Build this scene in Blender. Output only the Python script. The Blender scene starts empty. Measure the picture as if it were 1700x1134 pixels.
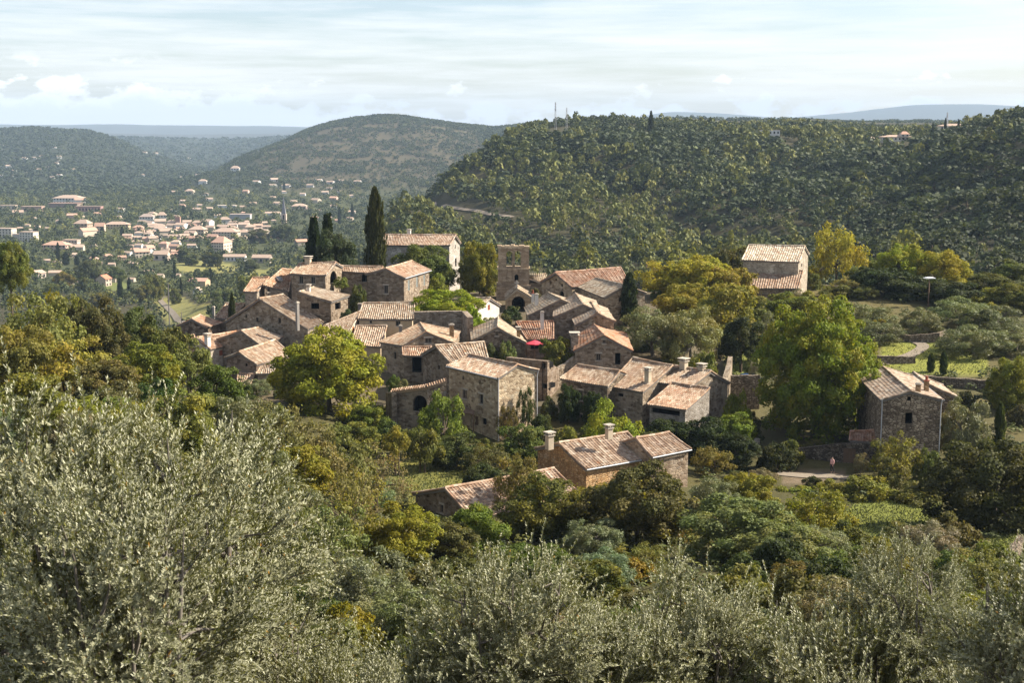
import bpy, math, random
import numpy as np
from mathutils import Vector, Matrix, noise
from mathutils.geometry import tessellate_polygon
random.seed(7); RNG = np.random.default_rng(7)
SC = bpy.context.scene; COL = SC.collection
R = math.radians

# ------------------------------------------------------------------ camera geometry
F = 2361.1                                   # focal length in pixels of the 1700 px wide photograph (50 mm)
PITCH = math.atan(352 / F); CP, SP = math.cos(PITCH), math.sin(PITCH)
def ray(px, py):
    xc = (px - 850) / F; yc = (567 - py) / F
    d = np.array([xc, CP + yc * SP, -SP + yc * CP]); return d / d[1]
def at(px, py, Y): return ray(px, py) * Y
def proj(p):
    zc = p[1] * CP - p[2] * SP; yc = p[1] * SP + p[2] * CP
    return 850 + F * p[0] / zc, 567 - F * yc / zc
def zz(py, Y): return ray(850, py)[2] * Y

# ------------------------------------------------------------------ object helpers
def tag(o, label=None, cat=None, group=None, kind=None):
    if label: o['label'] = label
    if cat: o['category'] = cat
    if group: o['group'] = group
    if kind: o['kind'] = kind
    return o
def empty(name, loc=(0, 0, 0), rz=0.0):
    o = bpy.data.objects.new(name, None); o.location = loc; o.rotation_euler = (0, 0, rz)
    o.empty_display_size = .3; COL.objects.link(o); return o
def link(name, me, parent=None):
    o = bpy.data.objects.new(name, me); COL.objects.link(o)
    if parent is not None: o.parent = parent
    return o

class MB:
    """collects polygons; build() links them as one mesh object"""
    def __init__(s): s.v = []; s.f = []; s.uv = []; s.mi = []; s.sm = []
    def poly(s, pts, uvs=None, m=0, sm=False):
        i = len(s.v); s.v += [tuple(map(float, p)) for p in pts]; s.f.append(tuple(range(i, i + len(pts))))
        s.uv.append(uvs if uvs is not None else [(0, 0)] * len(pts)); s.mi.append(m); s.sm.append(sm)
    def box(s, c, sx, sy, sz, ang=0.0, m=0):
        """box standing on c (bottom centre) with real-size uvs"""
        ca, sa = math.cos(ang), math.sin(ang)
        P = lambda x, y, z: (c[0] + x * ca - y * sa, c[1] + x * sa + y * ca, c[2] + z)
        x, y = sx / 2, sy / 2
        for a, b, w in (((-x, -y), (x, -y), sx), ((x, -y), (x, y), sy), ((x, y), (-x, y), sx), ((-x, y), (-x, -y), sy)):
            s.poly([P(*a, 0), P(*b, 0), P(*b, sz), P(*a, sz)], [(0, 0), (w, 0), (w, sz), (0, sz)], m)
        s.poly([P(-x, -y, sz), P(x, -y, sz), P(x, y, sz), P(-x, y, sz)], [(0, 0), (sx, 0), (sx, sy), (0, sy)], m)
        s.poly([P(-x, y, 0), P(x, y, 0), P(x, -y, 0), P(-x, -y, 0)], [(0, 0), (sx, 0), (sx, sy), (0, sy)], m)
    def tube(s, pts, rad, n=6, m=0, cap=True):
        pts = [Vector(p) for p in pts]; rings = []
        for i, p in enumerate(pts):
            t = (pts[min(i + 1, len(pts) - 1)] - pts[max(i - 1, 0)]).normalized()
            a = t.orthogonal().normalized() if i == 0 else (prev - t * prev.dot(t)).normalized()
            prev = a; b = t.cross(a); r = rad[i] if isinstance(rad, (list, tuple)) else rad
            rings.append([p + (a * math.cos(2 * math.pi * k / n) + b * math.sin(2 * math.pi * k / n)) * r for k in range(n)])
        base = len(s.v)
        for rg in rings: s.v += [tuple(q) for q in rg]
        for i in range(len(rings) - 1):
            for k in range(n):
                k2 = (k + 1) % n
                s.f.append((base + i * n + k, base + i * n + k2, base + (i + 1) * n + k2, base + (i + 1) * n + k))
                s.uv.append([(k / n, i), ((k + 1) / n, i), ((k + 1) / n, i + 1), (k / n, i + 1)]); s.mi.append(m); s.sm.append(True)
        if cap:
            for rg in (rings[0][::-1], rings[-1]): s.poly(rg, None, m)
    def mesh(s, name, mats):
        me = bpy.data.meshes.new(name); me.from_pydata(s.v, [], s.f)
        uvl = me.uv_layers.new(name='UVMap'); fl = []
        for u in s.uv:
            for a in u: fl += [a[0], a[1]]
        uvl.data.foreach_set('uv', fl)
        for m in (mats if isinstance(mats, (list, tuple)) else [mats]): me.materials.append(m)
        me.polygons.foreach_set('material_index', s.mi); me.polygons.foreach_set('use_smooth', s.sm)
        me.update(); return me
    def build(s, name, mats, parent=None): return link(name, s.mesh(name, mats), parent)

def quads_mesh(name, V, mats, attrs=None, mi=None, k=4, smooth=False):
    """V (n,k,3) -> mesh of n loose k-gons with FACE float attributes"""
    n = len(V); me = bpy.data.meshes.new(name)
    me.vertices.add(n * k); me.vertices.foreach_set('co', np.ascontiguousarray(V, dtype=np.float32).ravel())
    me.loops.add(n * k); me.loops.foreach_set('vertex_index', np.arange(n * k, dtype=np.int32))
    me.polygons.add(n); me.polygons.foreach_set('loop_start', np.arange(0, n * k, k, dtype=np.int32))
    for m in mats: me.materials.append(m)
    if mi is not None: me.polygons.foreach_set('material_index', np.asarray(mi, dtype=np.int32))
    for an, av in (attrs or {}).items():
        a = me.attributes.new(an, 'FLOAT', 'FACE'); a.data.foreach_set('value', np.asarray(av, dtype=np.float32))
    me.update(calc_edges=True); return me

# ------------------------------------------------------------------ materials
class NT:
    def __init__(s, name):
        s.m = bpy.data.materials.new(name); s.m.use_nodes = True; s.t = s.m.node_tree; s.t.nodes.clear()
    def n(s, typ, **kw):
        nd = s.t.nodes.new(typ)
        for k, v in kw.items():
            if k.startswith('i_'):
                nd.inputs[k[2:].replace('_', ' ')].default_value = v
            else: setattr(nd, k, v)
        return nd
    def l(s, a, b): s.t.links.new(a, b); return b
    def math(s, op, a, b=None, c=None, clamp=False):
        nd = s.n('ShaderNodeMath', operation=op); nd.use_clamp = clamp
        for i, x in enumerate((a, b, c)):
            if x is None: continue
            if isinstance(x, (int, float)): nd.inputs[i].default_value = x
            else: s.l(x, nd.inputs[i])
        return nd.outputs[0]
    def mix(s, f, a, b, bt='MIX'):
        nd = s.n('ShaderNodeMix', data_type='RGBA', blend_type=bt); nd.clamp_factor = True
        for sock, x in ((nd.inputs[0], f), (nd.inputs[6], a), (nd.inputs[7], b)):
            if isinstance(x, (int, float)): sock.default_value = x
            elif isinstance(x, (tuple, list)): sock.default_value = (*x[:3], 1)
            else: s.l(x, sock)
        return nd.outputs[2]
    def ramp(s, f, stops, interp='LINEAR'):
        nd = s.n('ShaderNodeValToRGB'); cr = nd.color_ramp; cr.interpolation = interp
        while len(cr.elements) < len(stops): cr.elements.new(1)
        for e, (p, c) in zip(cr.elements, stops):
            e.position = p; e.color = (*c[:3], 1) if not isinstance(c, (int, float)) else (c, c, c, 1)
        s.l(f, nd.inputs[0]); return nd.outputs[0]
    def noise(s, vec, scale, detail=3, rough=.55, dim='3D'):
        nd = s.n('ShaderNodeTexNoise', noise_dimensions=dim); nd.inputs['Scale'].default_value = scale
        nd.inputs['Detail'].default_value = detail; nd.inputs['Roughness'].default_value = rough
        if vec is not None: s.l(vec, nd.inputs['Vector'])
        return nd.outputs['Fac']
    def pos(s): return s.n('ShaderNodeNewGeometry').outputs['Position']
    def attr(s, name): return s.n('ShaderNodeAttribute', attribute_name=name)
    def bsdf(s, col, rough=.85, spec=.3, bump=None, bd=.05, bs=.6):
        b = s.n('ShaderNodeBsdfPrincipled'); b.inputs['Roughness'].default_value = rough
        b.inputs['Specular IOR Level'].default_value = spec
        if isinstance(col, (tuple, list)): b.inputs['Base Color'].default_value = (*col[:3], 1)
        else: s.l(col, b.inputs['Base Color'])
        if bump is not None:
            nd = s.n('ShaderNodeBump'); nd.inputs['Distance'].default_value = bd; nd.inputs['Strength'].default_value = bs
            s.l(bump, nd.inputs['Height']); s.l(nd.outputs[0], b.inputs['Normal'])
        return b.outputs[0]
    def out(s, sh):
        o = s.n('ShaderNodeOutputMaterial'); s.l(sh, o.inputs['Surface']); return s.m

def mat_plain(name, col, rough=.8, spec=.3, var=.25, scale=2.0):
    t = NT(name); f = t.noise(t.pos(), scale, 4)
    c = t.mix(f, tuple(x * (1 - var) for x in col), tuple(min(1, x * (1 + var)) for x in col))
    return t.out(t.bsdf(c, rough, spec))

def mat_stone(name, cw, ch, stops, mortar, mw=.09, bump=.05):
    """rubble masonry: irregular stones with mortar, in real-size uvs; the object's colour tints it"""
    t = NT(name); uv = t.n('ShaderNodeUVMap').outputs[0]
    mp = t.n('ShaderNodeMapping'); mp.inputs['Scale'].default_value = (1 / cw, 1 / ch, 1); t.l(uv, mp.inputs[0])
    nz = t.n('ShaderNodeTexNoise'); nz.inputs['Scale'].default_value = 1.7; t.l(uv, nz.inputs['Vector'])
    add = t.n('ShaderNodeVectorMath', operation='MULTIPLY_ADD'); t.l(nz.outputs['Color'], add.inputs[0])
    add.inputs[1].default_value = (.8, .8, 0); t.l(mp.outputs[0], add.inputs[2])
    v1 = t.n('ShaderNodeTexVoronoi', voronoi_dimensions='2D', feature='F1'); v1.inputs['Scale'].default_value = 1
    v2 = t.n('ShaderNodeTexVoronoi', voronoi_dimensions='2D', feature='DISTANCE_TO_EDGE'); v2.inputs['Scale'].default_value = 1
    t.l(add.outputs[0], v1.inputs['Vector']); t.l(add.outputs[0], v2.inputs['Vector'])
    sep = t.n('ShaderNodeSeparateColor'); t.l(v1.outputs['Color'], sep.inputs[0])
    c = t.ramp(sep.outputs[0], stops)
    c = t.mix(t.math('MULTIPLY', sep.outputs[1], .35), c, (.09, .065, .045))
    fine = t.noise(t.pos(), 9, 4); c = t.mix(.5, c, t.ramp(fine, [(.3, .55), (.7, 1.0)]), 'MULTIPLY')
    big = t.noise(t.pos(), .45, 4, .6)
    c = t.mix(t.ramp(big, [(.42, 0), (.68, .55)]), c, t.mix(1, c, (.55, .52, .48), 'MULTIPLY'))
    c = t.mix(t.ramp(t.noise(t.pos(), .8, 3), [(.55, 0), (.7, .5)]), c, (.42, .36, .28))
    edge = t.ramp(v2.outputs['Distance'], [(mw * .35, 1), (mw, 0)])
    ms_ = t.n('ShaderNodeMapping'); ms_.inputs['Scale'].default_value = (1.6, .16, 1); t.l(uv, ms_.inputs[0])
    c = t.mix(t.ramp(t.noise(ms_.outputs[0], 1.0, 4, .6), [(.52, 0), (.72, .55)]), c, t.mix(1, c, (.5, .47, .44), 'MULTIPLY'))   # damp streaks
    patch = t.ramp(t.noise(t.pos(), .38, 5, .7), [(.585, 0), (.63, .8)]); edge = t.math('MULTIPLY', edge, t.math('SUBTRACT', 1.0, patch)); c = t.mix(patch, c, tuple(q * 1.15 for q in mortar))   # old render
    mo = t.mix(big, mortar, tuple(x * .45 for x in mortar))
    c = t.mix(edge, c, mo)
    c = t.mix(1, c, t.n('ShaderNodeObjectInfo').outputs['Color'], 'MULTIPLY')
    h = t.math('ADD', t.ramp(v2.outputs['Distance'], [(0, 0), (mw * 1.5, 1)]), t.math('MULTIPLY', sep.outputs[2], .5))
    return t.out(t.bsdf(c, .92, .15, h, bump, .8))

def mat_plaster(name, col):
    t = NT(name); b = t.noise(t.pos(), .6, 5, .65); f = t.noise(t.pos(), 6, 4)
    c = t.mix(t.ramp(b, [(.35, 0), (.7, 1)]), col, tuple(x * .68 for x in col))
    c = t.mix(.4, c, t.ramp(f, [(.3, .6), (.7, 1)]), 'MULTIPLY')
    c = t.mix(1, c, t.n('ShaderNodeObjectInfo').outputs['Color'], 'MULTIPLY')
    return t.out(t.bsdf(c, .95, .1, f, .02, .5))

def mat_tiles(name):
    """canal tiles: colour per tile from its place in the tile grid; the object's colour tints, its alpha = lichen/rust"""
    t = NT(name); uv = t.n('ShaderNodeUVMap').outputs[0]
    fl = t.n('ShaderNodeVectorMath', operation='FLOOR'); t.l(uv, fl.inputs[0])
    wn = t.n('ShaderNodeTexWhiteNoise', noise_dimensions='2D'); t.l(fl.outputs[0], wn.inputs['Vector'])
    sep = t.n('ShaderNodeSeparateColor'); t.l(wn.outputs['Color'], sep.inputs[0])
    c = t.ramp(sep.outputs[0], [(0, (.21, .155, .105)), (.25, (.32, .245, .17)), (.5, (.40, .328, .24)), (.75, (.47, .41, .32)), (.92, (.53, .49, .40)), (1, (.29, .165, .09))])
    oi = t.n('ShaderNodeObjectInfo')
    p = t.pos(); big = t.noise(p, .55, 5, .65); mid = t.noise(p, 2.2, 4, .6)
    c = t.mix(t.ramp(big, [(.46, 0), (.66, .6)]), c, (.34, .27, .21))            # grey weathering
    rust = t.math('MULTIPLY', t.ramp(t.noise(p, .8, 5, .7), [(.47, 0), (.62, 1)]), oi.outputs['Alpha'])
    c = t.mix(t.math('MULTIPLY', rust, .8), c, (.42, .19, .085))                                       # orange lichen
    c = t.mix(t.ramp(mid, [(.56, 0), (.74, .7)]), c, (.17, .13, .10))           # dark moss
    c = t.mix(.5, c, t.ramp(t.noise(p, 14, 3), [(.3, .6), (.7, 1)]), 'MULTIPLY')
    c = t.mix(1, c, oi.outputs['Color'], 'MULTIPLY')
    return t.out(t.bsdf(c, .9, .15))

def mat_leaf(name, trans=.3, rough=.7, spec=.18):
    """leaves: the object's colour, varied leaf by leaf and spray by spray; alpha = how many sprays have turned yellow"""
    t = NT(name); oi = t.n('ShaderNodeObjectInfo')
    v = t.attr('var').outputs['Fac']; cl = t.attr('clump').outputs['Fac']
    c = t.mix(v, t.mix(1, oi.outputs['Color'], (.62, .66, .6), 'MULTIPLY'), t.mix(1, oi.outputs['Color'], (1.4, 1.34, 1.3), 'MULTIPLY'))
    yl = t.mix(v, (.25, .237, .026), (.215, .20, .022))
    turned = t.math('LESS_THAN', t.math('ADD', t.math('MULTIPLY', cl, .5), t.math('MULTIPLY', v, .5)), t.math('MULTIPLY', oi.outputs['Alpha'], 1.0))
    c = t.mix(t.math('MULTIPLY', turned, .7), c, yl)
    c = t.mix(1, c, t.ramp(cl, [(0, (1.12, 1.0, .8)), (.5, (.95, .95, .85)), (1, (1.0, 1.08, .9))]), 'MULTIPLY')
    b = t.bsdf(c, rough, spec); tr = t.n('ShaderNodeBsdfTranslucent'); t.l(t.mix(1, c, (1.5, 1.5, .8), 'MULTIPLY'), tr.inputs[0])
    ms = t.n('ShaderNodeMixShader'); ms.inputs[0].default_value = trans; t.l(b, ms.inputs[1]); t.l(tr.outputs[0], ms.inputs[2])
    return t.out(ms.outputs[0])

def mat_forest(name):
    """far woods in one mesh: kind 0..1 runs from dark oak to pale pine"""
    t = NT(name); v = t.attr('var').outputs['Fac']; k = t.attr('clump').outputs['Fac']
    c = t.ramp(k, [(0, (.032, .043, .016)), (.35, (.056, .070, .022)), (.6, (.10, .112, .028)), (.8, (.165, .165, .036)), (1, (.20, .175, .045))])
    c = t.mix(1, c, t.ramp(v, [(0, .65), (1, 1.35)]), 'MULTIPLY')
    b = t.bsdf(c, .7, .25); tr = t.n('ShaderNodeBsdfTranslucent'); t.l(c, tr.inputs[0])
    ms = t.n('ShaderNodeMixShader'); ms.inputs[0].default_value = .22; t.l(b, ms.inputs[1]); t.l(tr.outputs[0], ms.inputs[2])
    return t.out(ms.outputs[0])

def mat_ground(name):
    t = NT(name); p = t.pos(); a = t.attr('gcol')
    c = a.outputs['Color']
    n1 = t.noise(p, .09, 5, .6); n2 = t.noise(p, .9, 5, .65); n3 = t.noise(p, 7, 4, .7)
    c = t.mix(t.ramp(n1, [(.35, .0), (.65, .6)]), c, t.mix(1, c, (1.35, 1.15, .85), 'MULTIPLY'))
    c = t.mix(t.ramp(n2, [(.45, 0), (.65, .55)]), c, t.mix(1, c, (.6, .62, .5), 'MULTIPLY'))
    c = t.mix(.6, c, t.ramp(n3, [(.25, .5), (.75, 1.25)]), 'MULTIPLY')
    return t.out(t.bsdf(c, .95, .1, n3, .12, .7))

M = {}
BR = [(0, (.18, .138, .10)), (.3, (.31, .25, .185)), (.6, (.42, .355, .275)), (.85, (.54, .475, .385)), (1, (.36, .33, .285))]
M['rubble'] = mat_stone('rubble_stone', .46, .27, BR, (.36, .30, .225))
M['dark_rubble'] = mat_stone('dark_rubble_stone', .5, .3, [(0, (.07, .052, .04)), (.5, (.15, .11, .08)), (1, (.30, .25, .20))], (.13, .105, .085), .1, .07)
M['pale_rubble'] = mat_stone('pale_rubble_stone', .42, .26, [(0, (.34, .29, .23)), (.5, (.46, .41, .34)), (1, (.58, .53, .46))], (.55, .50, .43), .1, .04)
M['ashlar'] = mat_stone('coursed_stone', .85, .34, [(0, (.27, .21, .15)), (.5, (.36, .29, .21)), (1, (.44, .37, .28))], (.24, .19, .14), .06, .03)
M['ochre'] = mat_stone('ochre_stone', .42, .24, [(0, (.30, .185, .085)), (.5, (.44, .29, .15)), (1, (.52, .38, .22))], (.20, .135, .075), .1, .05)
M['drystone'] = mat_stone('dry_stone', .42, .2, [(0, (.12, .10, .08)), (.5, (.24, .205, .165)), (1, (.40, .36, .30))], (.06, .05, .04), .12, .08)
M['cream'] = mat_plaster('cream_plaster', (.56, .46, .33))
M['white'] = mat_plaster('pale_plaster', (.70, .65, .57))
M['grey_plaster'] = mat_plaster('grey_plaster', (.30, .27, .235))
M['tiles'] = mat_tiles('canal_tiles')
M['wood'] = mat_plain('old_wood', (.16, .10, .06), .8)
M['grey_wood'] = mat_plain('weathered_wood', (.17, .15, .13), .85)
M['shutter_red'] = mat_plain('red_brown_shutter', (.24, .07, .035), .7)
M['shutter_orange'] = mat_plain('orange_shutter', (.50, .20, .06), .7)
M['shutter_grey'] = mat_plain('grey_green_shutter', (.16, .17, .155), .7)
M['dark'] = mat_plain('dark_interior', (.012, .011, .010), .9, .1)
t = NT('window_glass'); M['glass'] = t.out(t.bsdf((.015, .018, .02), .12, .5))
M['metal'] = mat_plain('zinc', (.42, .42, .42), .45, .5)
M['dark_metal'] = mat_plain('dark_metal', (.06, .06, .065), .5, .5)
M['mortar'] = mat_plaster('verge_mortar', (.52, .45, .36))
M['bark'] = mat_plain('bark', (.10, .075, .052), .95, .1, .5, 6)
M['bark_olive'] = mat_plain('olive_bark', (.15, .13, .105), .95, .1, .5, 8)
M['leaf'] = mat_leaf('leaf')
M['olive_leaf'] = mat_leaf('olive_leaf', .22, .55, .35)
M['forest'] = mat_forest('forest_leaves')
M['ground'] = mat_ground('ground')
M['path'] = mat_plain('pale_gravel', (.22, .18, .132), .95, .1, .3, 3)
M['road'] = mat_plain('pale_asphalt', (.22, .205, .185), .9, .2, .15, .5)
M['red_cloth'] = mat_plain('red_cloth', (.55, .05, .075), .8)
M['white_cloth'] = mat_plain('white_cloth', (.72, .71, .68), .8, .2, .08)
M['car_paint'] = mat_plain('blue_paint', (.02, .05, .12), .25, .5, .05)
M['rubber'] = mat_plain('rubber', (.02, .02, .02), .8)
M['skin'] = mat_plain('skin', (.45, .27, .19), .6, .3, .05)
M['pink_cloth'] = mat_plain('pink_cloth', (.62, .34, .30), .85, .2, .1)
M['dark_cloth'] = mat_plain('dark_cloth', (.02, .02, .025), .9)
M['hair'] = mat_plain('dark_hair', (.015, .011, .008), .6)

# ------------------------------------------------------------------ terrain: profiles by azimuth column
PROF = {   # column (photo px at the horizon): (distance, z) near, then (distance, 'y', photo row of the ground there)
 'L': [(2,-2.2),(8,-5.0),(13,-8.3),(20,-10.5),(40,-14),(60,-17),(80,-19),(100,-21),(120,-22.5),(150,-27),(180,-34),(250,-50),(400,-72),(600,-88),(800,-99),(1000,-105)],
 'M': [(2,-2.2),(8,-5.4),(13,-8.4),(20,-11),(40,-17),(60,-22),(80,-26.5),(100,-30),(120,-32),(150,-32),(180,-32.3),(200,-33),(215,-33),(230,-36),(300,-57),(400,-66),(500,-72),(680,-85),(800,-93),(1000,-105)],
 'C': [(2,-2.2),(8,-5.6),(13,-8.6),(20,-11.3),(40,-17.8),(60,-23),(80,-28),(100,-31.5),(120,-34),(140,-35),(152,-35.6),(165,-34),(180,-32.4),(200,-30.6),(215,-29.4),(236,-27.8),(258,-28.6),(300,-42),(350,-56),(420,-63)],
 'R': [(2,-2.2),(8,-5.6),(13,-8.6),(20,-11.3),(40,-17.6),(60,-22.5),(80,-27.3),(100,-30.8),(115,-33.6),(130,-35.8),(150,-36.4),(160,-36.2),(172,-35.6),(186,-34.6),(200,-33),(215,-31.8),(235,-29.6),(252,-28.2),(268,-29),(310,-44),(350,-50)],
}
FAR = {
 -500: ('L', [(1600,-105),(2300,-105),(2800,300),(3400,262),(4000,226),(4250,220),(4600,236),(6000,231),(9000,224),(13000,226),(16500,206)]),
 0:    ('L', [(1600,-105),(2300,-105),(2800,300),(3400,258),(4000,220),(4250,214),(4600,232),(6000,231),(9000,224),(13000,226),(16500,208)]),
 100:  ('L', [(1600,-105),(2300,-105),(2800,300),(3400,252),(4000,213),(4250,208),(4600,232),(6000,231),(9000,223),(13000,226),(16500,208)]),
 180:  ('L', [(1600,-105),(2350,-105),(2850,303),(3400,264),(4000,223),(4250,218),(4600,240),(6000,230),(9000,223),(13000,226),(16500,207)]),
 260:  ('L', [(1600,-105),(2400,-105),(2900,312),(3400,286),(4000,258),(4250,256),(4600,270),(5400,248),(6200,228),(7000,236),(9000,222),(13000,226),(16500,208)]),
 350:  ('M', [(1600,-105),(2300,-105),(2550,300),(2750,281),(2900,300),(4000,290),(4600,276),(5400,252),(6200,229),(7000,238),(9000,222),(13000,226),(16500,208)]),
 420:  ('M', [(1600,-105),(2250,-105),(2600,292),(2900,255),(3050,248),(3300,275),(4600,276),(5400,252),(6200,228),(7000,238),(9000,222),(13000,226),(16500,209)]),
 500:  ('M', [(1600,-105),(2250,-105),(2600,285),(2900,248),(3200,219),(3350,215),(3800,240),(6200,229),(9000,225),(16500,210)]),
 545:  ('M', [(1600,-105),(2250,-105),(2600,285),(2900,243),(3200,206),(3350,199),(3800,232),(6200,229),(9000,225),(16500,212)]),
 600:  ('C', [(480,-74),(600,-84),(800,-98),(1000,-105),(2250,-104),(2600,282),(2900,240),(3200,198),(3350,190),(3800,230),(6200,229),(16500,213)]),
 650:  ('C', [(480,428),(560,396),(640,366),(720,352),(800,352),(1000,-92),(1300,-105),(2250,-103),(2600,280),(2900,238),(3200,193),(3350,184),(3800,230),(6200,229),(16500,213)]),
 700:  ('C', [(480,440),(560,412),(650,372),(740,346),(800,330),(850,327),(900,336),(1200,-100),(1800,-105),(2250,-102),(2600,280),(2900,238),(3200,197),(3350,188),(3800,230),(6200,229),(16500,213)]),
 750:  ('C', [(480,447),(600,412),(700,370),(780,348),(840,315),(900,292),(950,291),(1050,310),(1400,-105),(2250,-100),(2600,278),(2900,240),(3200,208),(3350,200),(3800,230),(16500,213)]),
 810:  ('C', [(480,450),(600,415),(700,376),(780,348),(860,298),(930,250),(980,236),(1050,250),(1400,-90),(2250,-95),(2700,270),(3200,218),(3350,212),(3800,225),(16500,213)]),
 850:  ('C', [(480,450),(600,418),(700,378),(800,330),(880,272),(960,218),(1010,206),(1100,212),(1500,212),(3350,210),(16500,213)]),
 900:  ('C', [(480,452),(600,418),(700,376),(800,325),(880,265),(950,208),(1000,196),(1100,194),(1500,205),(16500,213)]),
 1000: ('C', [(480,455),(600,415),(700,365),(800,305),(880,240),(940,203),(1000,195),(1100,194),(1500,203),(13000,212),(16500,208)]),
 1100: ('C', [(420,466),(520,440),(620,400),(720,345),(820,280),(900,228),(960,202),(1050,195),(1200,195),(1700,203),(13000,208),(16500,184)]),
 1200: ('R', [(420,466),(520,432),(620,388),(720,330),(820,270),(900,222),(960,203),(1050,197),(1300,196),(1700,203),(13000,208),(16500,188)]),
 1300: ('R', [(420,470),(500,435),(600,385),(700,328),(800,275),(880,234),(960,211),(1100,201),(1400,196),(1700,202),(13000,208),(16500,197)]),
 1400: ('R', [(420,470),(480,440),(560,395),(660,335),(760,280),(850,242),(950,222),(1150,209),(1400,202),(1700,205),(13000,206),(16500,187)]),
 1500: ('R', [(400,470),(460,435),(540,385),(640,325),(740,272),(830,236),(920,219),(1050,213),(1300,209),(1700,207),(13000,204),(16500,174)]),
 1600: ('R', [(390,470),(440,435),(510,380),(590,318),(680,258),(750,215),(800,205),(900,206),(1300,212),(13000,203),(16500,172)]),
 1700: ('R', [(380,470),(430,430),(490,375),(560,305),(630,240),(690,198),(740,186),(850,192),(1300,212),(13000,203),(16500,177)]),
 1850: ('R', [(370,470),(420,430),(480,370),(540,300),(600,230),(650,188),(700,176),(800,184),(1300,212),(13000,205),(16500,186)]),
 2300: ('R', [(370,470),(420,430),(480,370),(540,300),(600,230),(650,185),(700,172),(800,180),(1300,212),(13000,205),(16500,195)]),
}
NR, NCc = 560, 440
LY = np.linspace(math.log(2.0), math.log(11200.0), NR); YS = np.exp(LY)
AS = np.linspace(-.62, .62, NCc)
cols = sorted(FAR); tab = []
for c in cols:
    base, far = FAR[c]; pts = [(y, z) for y, z in PROF[base] if y < far[0][0]]
    fy = lambda y: y if y < 7000 else 7000 + (y - 7000) * .37
    pts += [(fy(y), v if v < 0 else zz(v, fy(y))) for y, v in far]
    ly = np.log([p[0] for p in pts]); e = np.array([p[1] / p[0] for p in pts])
    tab.append(np.interp(LY, ly, e))
tab = np.array(tab); ca = np.array([(c - 850) / F / CP for c in cols])
E = np.array([np.interp(AS, ca, tab[:, i]) for i in range(NR)])        # rows = distance, columns = azimuth
def smooth(A, k, ax):
    for _ in range(2):
        P = np.concatenate([np.repeat(np.take(A, [0], ax), k, ax), A, np.repeat(np.take(A, [-1], ax), k, ax)], ax)
        cs = np.cumsum(P, ax); cs = np.concatenate([np.zeros_like(np.take(cs, [0], ax)), cs], ax); n = A.shape[ax]
        A = (np.take(cs, range(2 * k + 1, 2 * k + 1 + n), ax) - np.take(cs, range(0, n), ax)) / (2 * k + 1)
    return A
E = smooth(smooth(E, 3, 1), 2, 0)
Z = E * YS[:, None]; X = AS[None, :] * YS[:, None]
nz = np.zeros_like(Z)
for i in range(NR):
    Y = YS[i]
    if Y < 300: am, wl = .22, 9.0
    elif Y < 480: am, wl = 1.0, 30.0
    else: am, wl = (6.0 if Y < 1400 else 9.0 if Y < 7000 else 14.0), (110.0 if Y < 1400 else 170.0 if Y < 7000 else 900.0)
    for j in range(NCc):
        x = X[i, j]; f = 1.0
        if 480 <= Y < 2700 and Z[i, j] < -88: f = .12                     # the valley floor is flat
        nz[i, j] = am * f * noise.fractal(Vector((x / wl, Y / wl, 3.3)), 1.0, 2.1, 4 if Y > 300 else 3)
        if 480 < Y < 1100 and Z[i, j] > -75:                              # gullies running down the near hillside
            q = x / 95.0 + Y / 420.0
            nz[i, j] -= 7.0 * min(1, (Y - 480) / 120) * max(0.0, 1 - abs((q % 1.0) - .5) * 4) * (1 if Z[i, j] < -4 else 0)
YY = np.repeat(YS[:, None], NCc, 1); hm_ = (YY > 480) & (YY < 1900) & (AS[None, :] > -.07); Z = Z - (9.0 - 7.0 * np.clip((AS[None, :] - .26) / .06, 0, 1)) * hm_ * np.clip((Z + 45) / 45, 0, 1)
Z = Z + smooth(nz, 1, 0)
def H(x, y):
    y = max(y, 2.05); i = (math.log(y) - LY[0]) / (LY[1] - LY[0]); j = (x / y - AS[0]) / (AS[1] - AS[0])
    i = min(max(i, 0), NR - 1.001); j = min(max(j, 0), NCc - 1.001); a, b = int(i), int(j); u, v = i - a, j - b
    return float((Z[a, b] * (1 - v) + Z[a, b + 1] * v) * (1 - u) + (Z[a + 1, b] * (1 - v) + Z[a + 1, b + 1] * v) * u)
def HV(x, y):
    i = np.clip((np.log(y) - LY[0]) / (LY[1] - LY[0]), 0, NR - 1.001); j = np.clip((x / y - AS[0]) / (AS[1] - AS[0]), 0, NCc - 1.001)
    a = i.astype(int); b = j.astype(int); u = i - a; v = j - b
    return (Z[a, b] * (1 - v) + Z[a, b + 1] * v) * (1 - u) + (Z[a + 1, b] * (1 - v) + Z[a + 1, b + 1] * v) * u
def hit(px, py, y0=300.0, y1=16000.0):
    d = ray(px, py); y = y0
    while y < y1:
        if d[2] * y <= H(d[0] * y, y): break
        y *= 1.004
    return d * y

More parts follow.
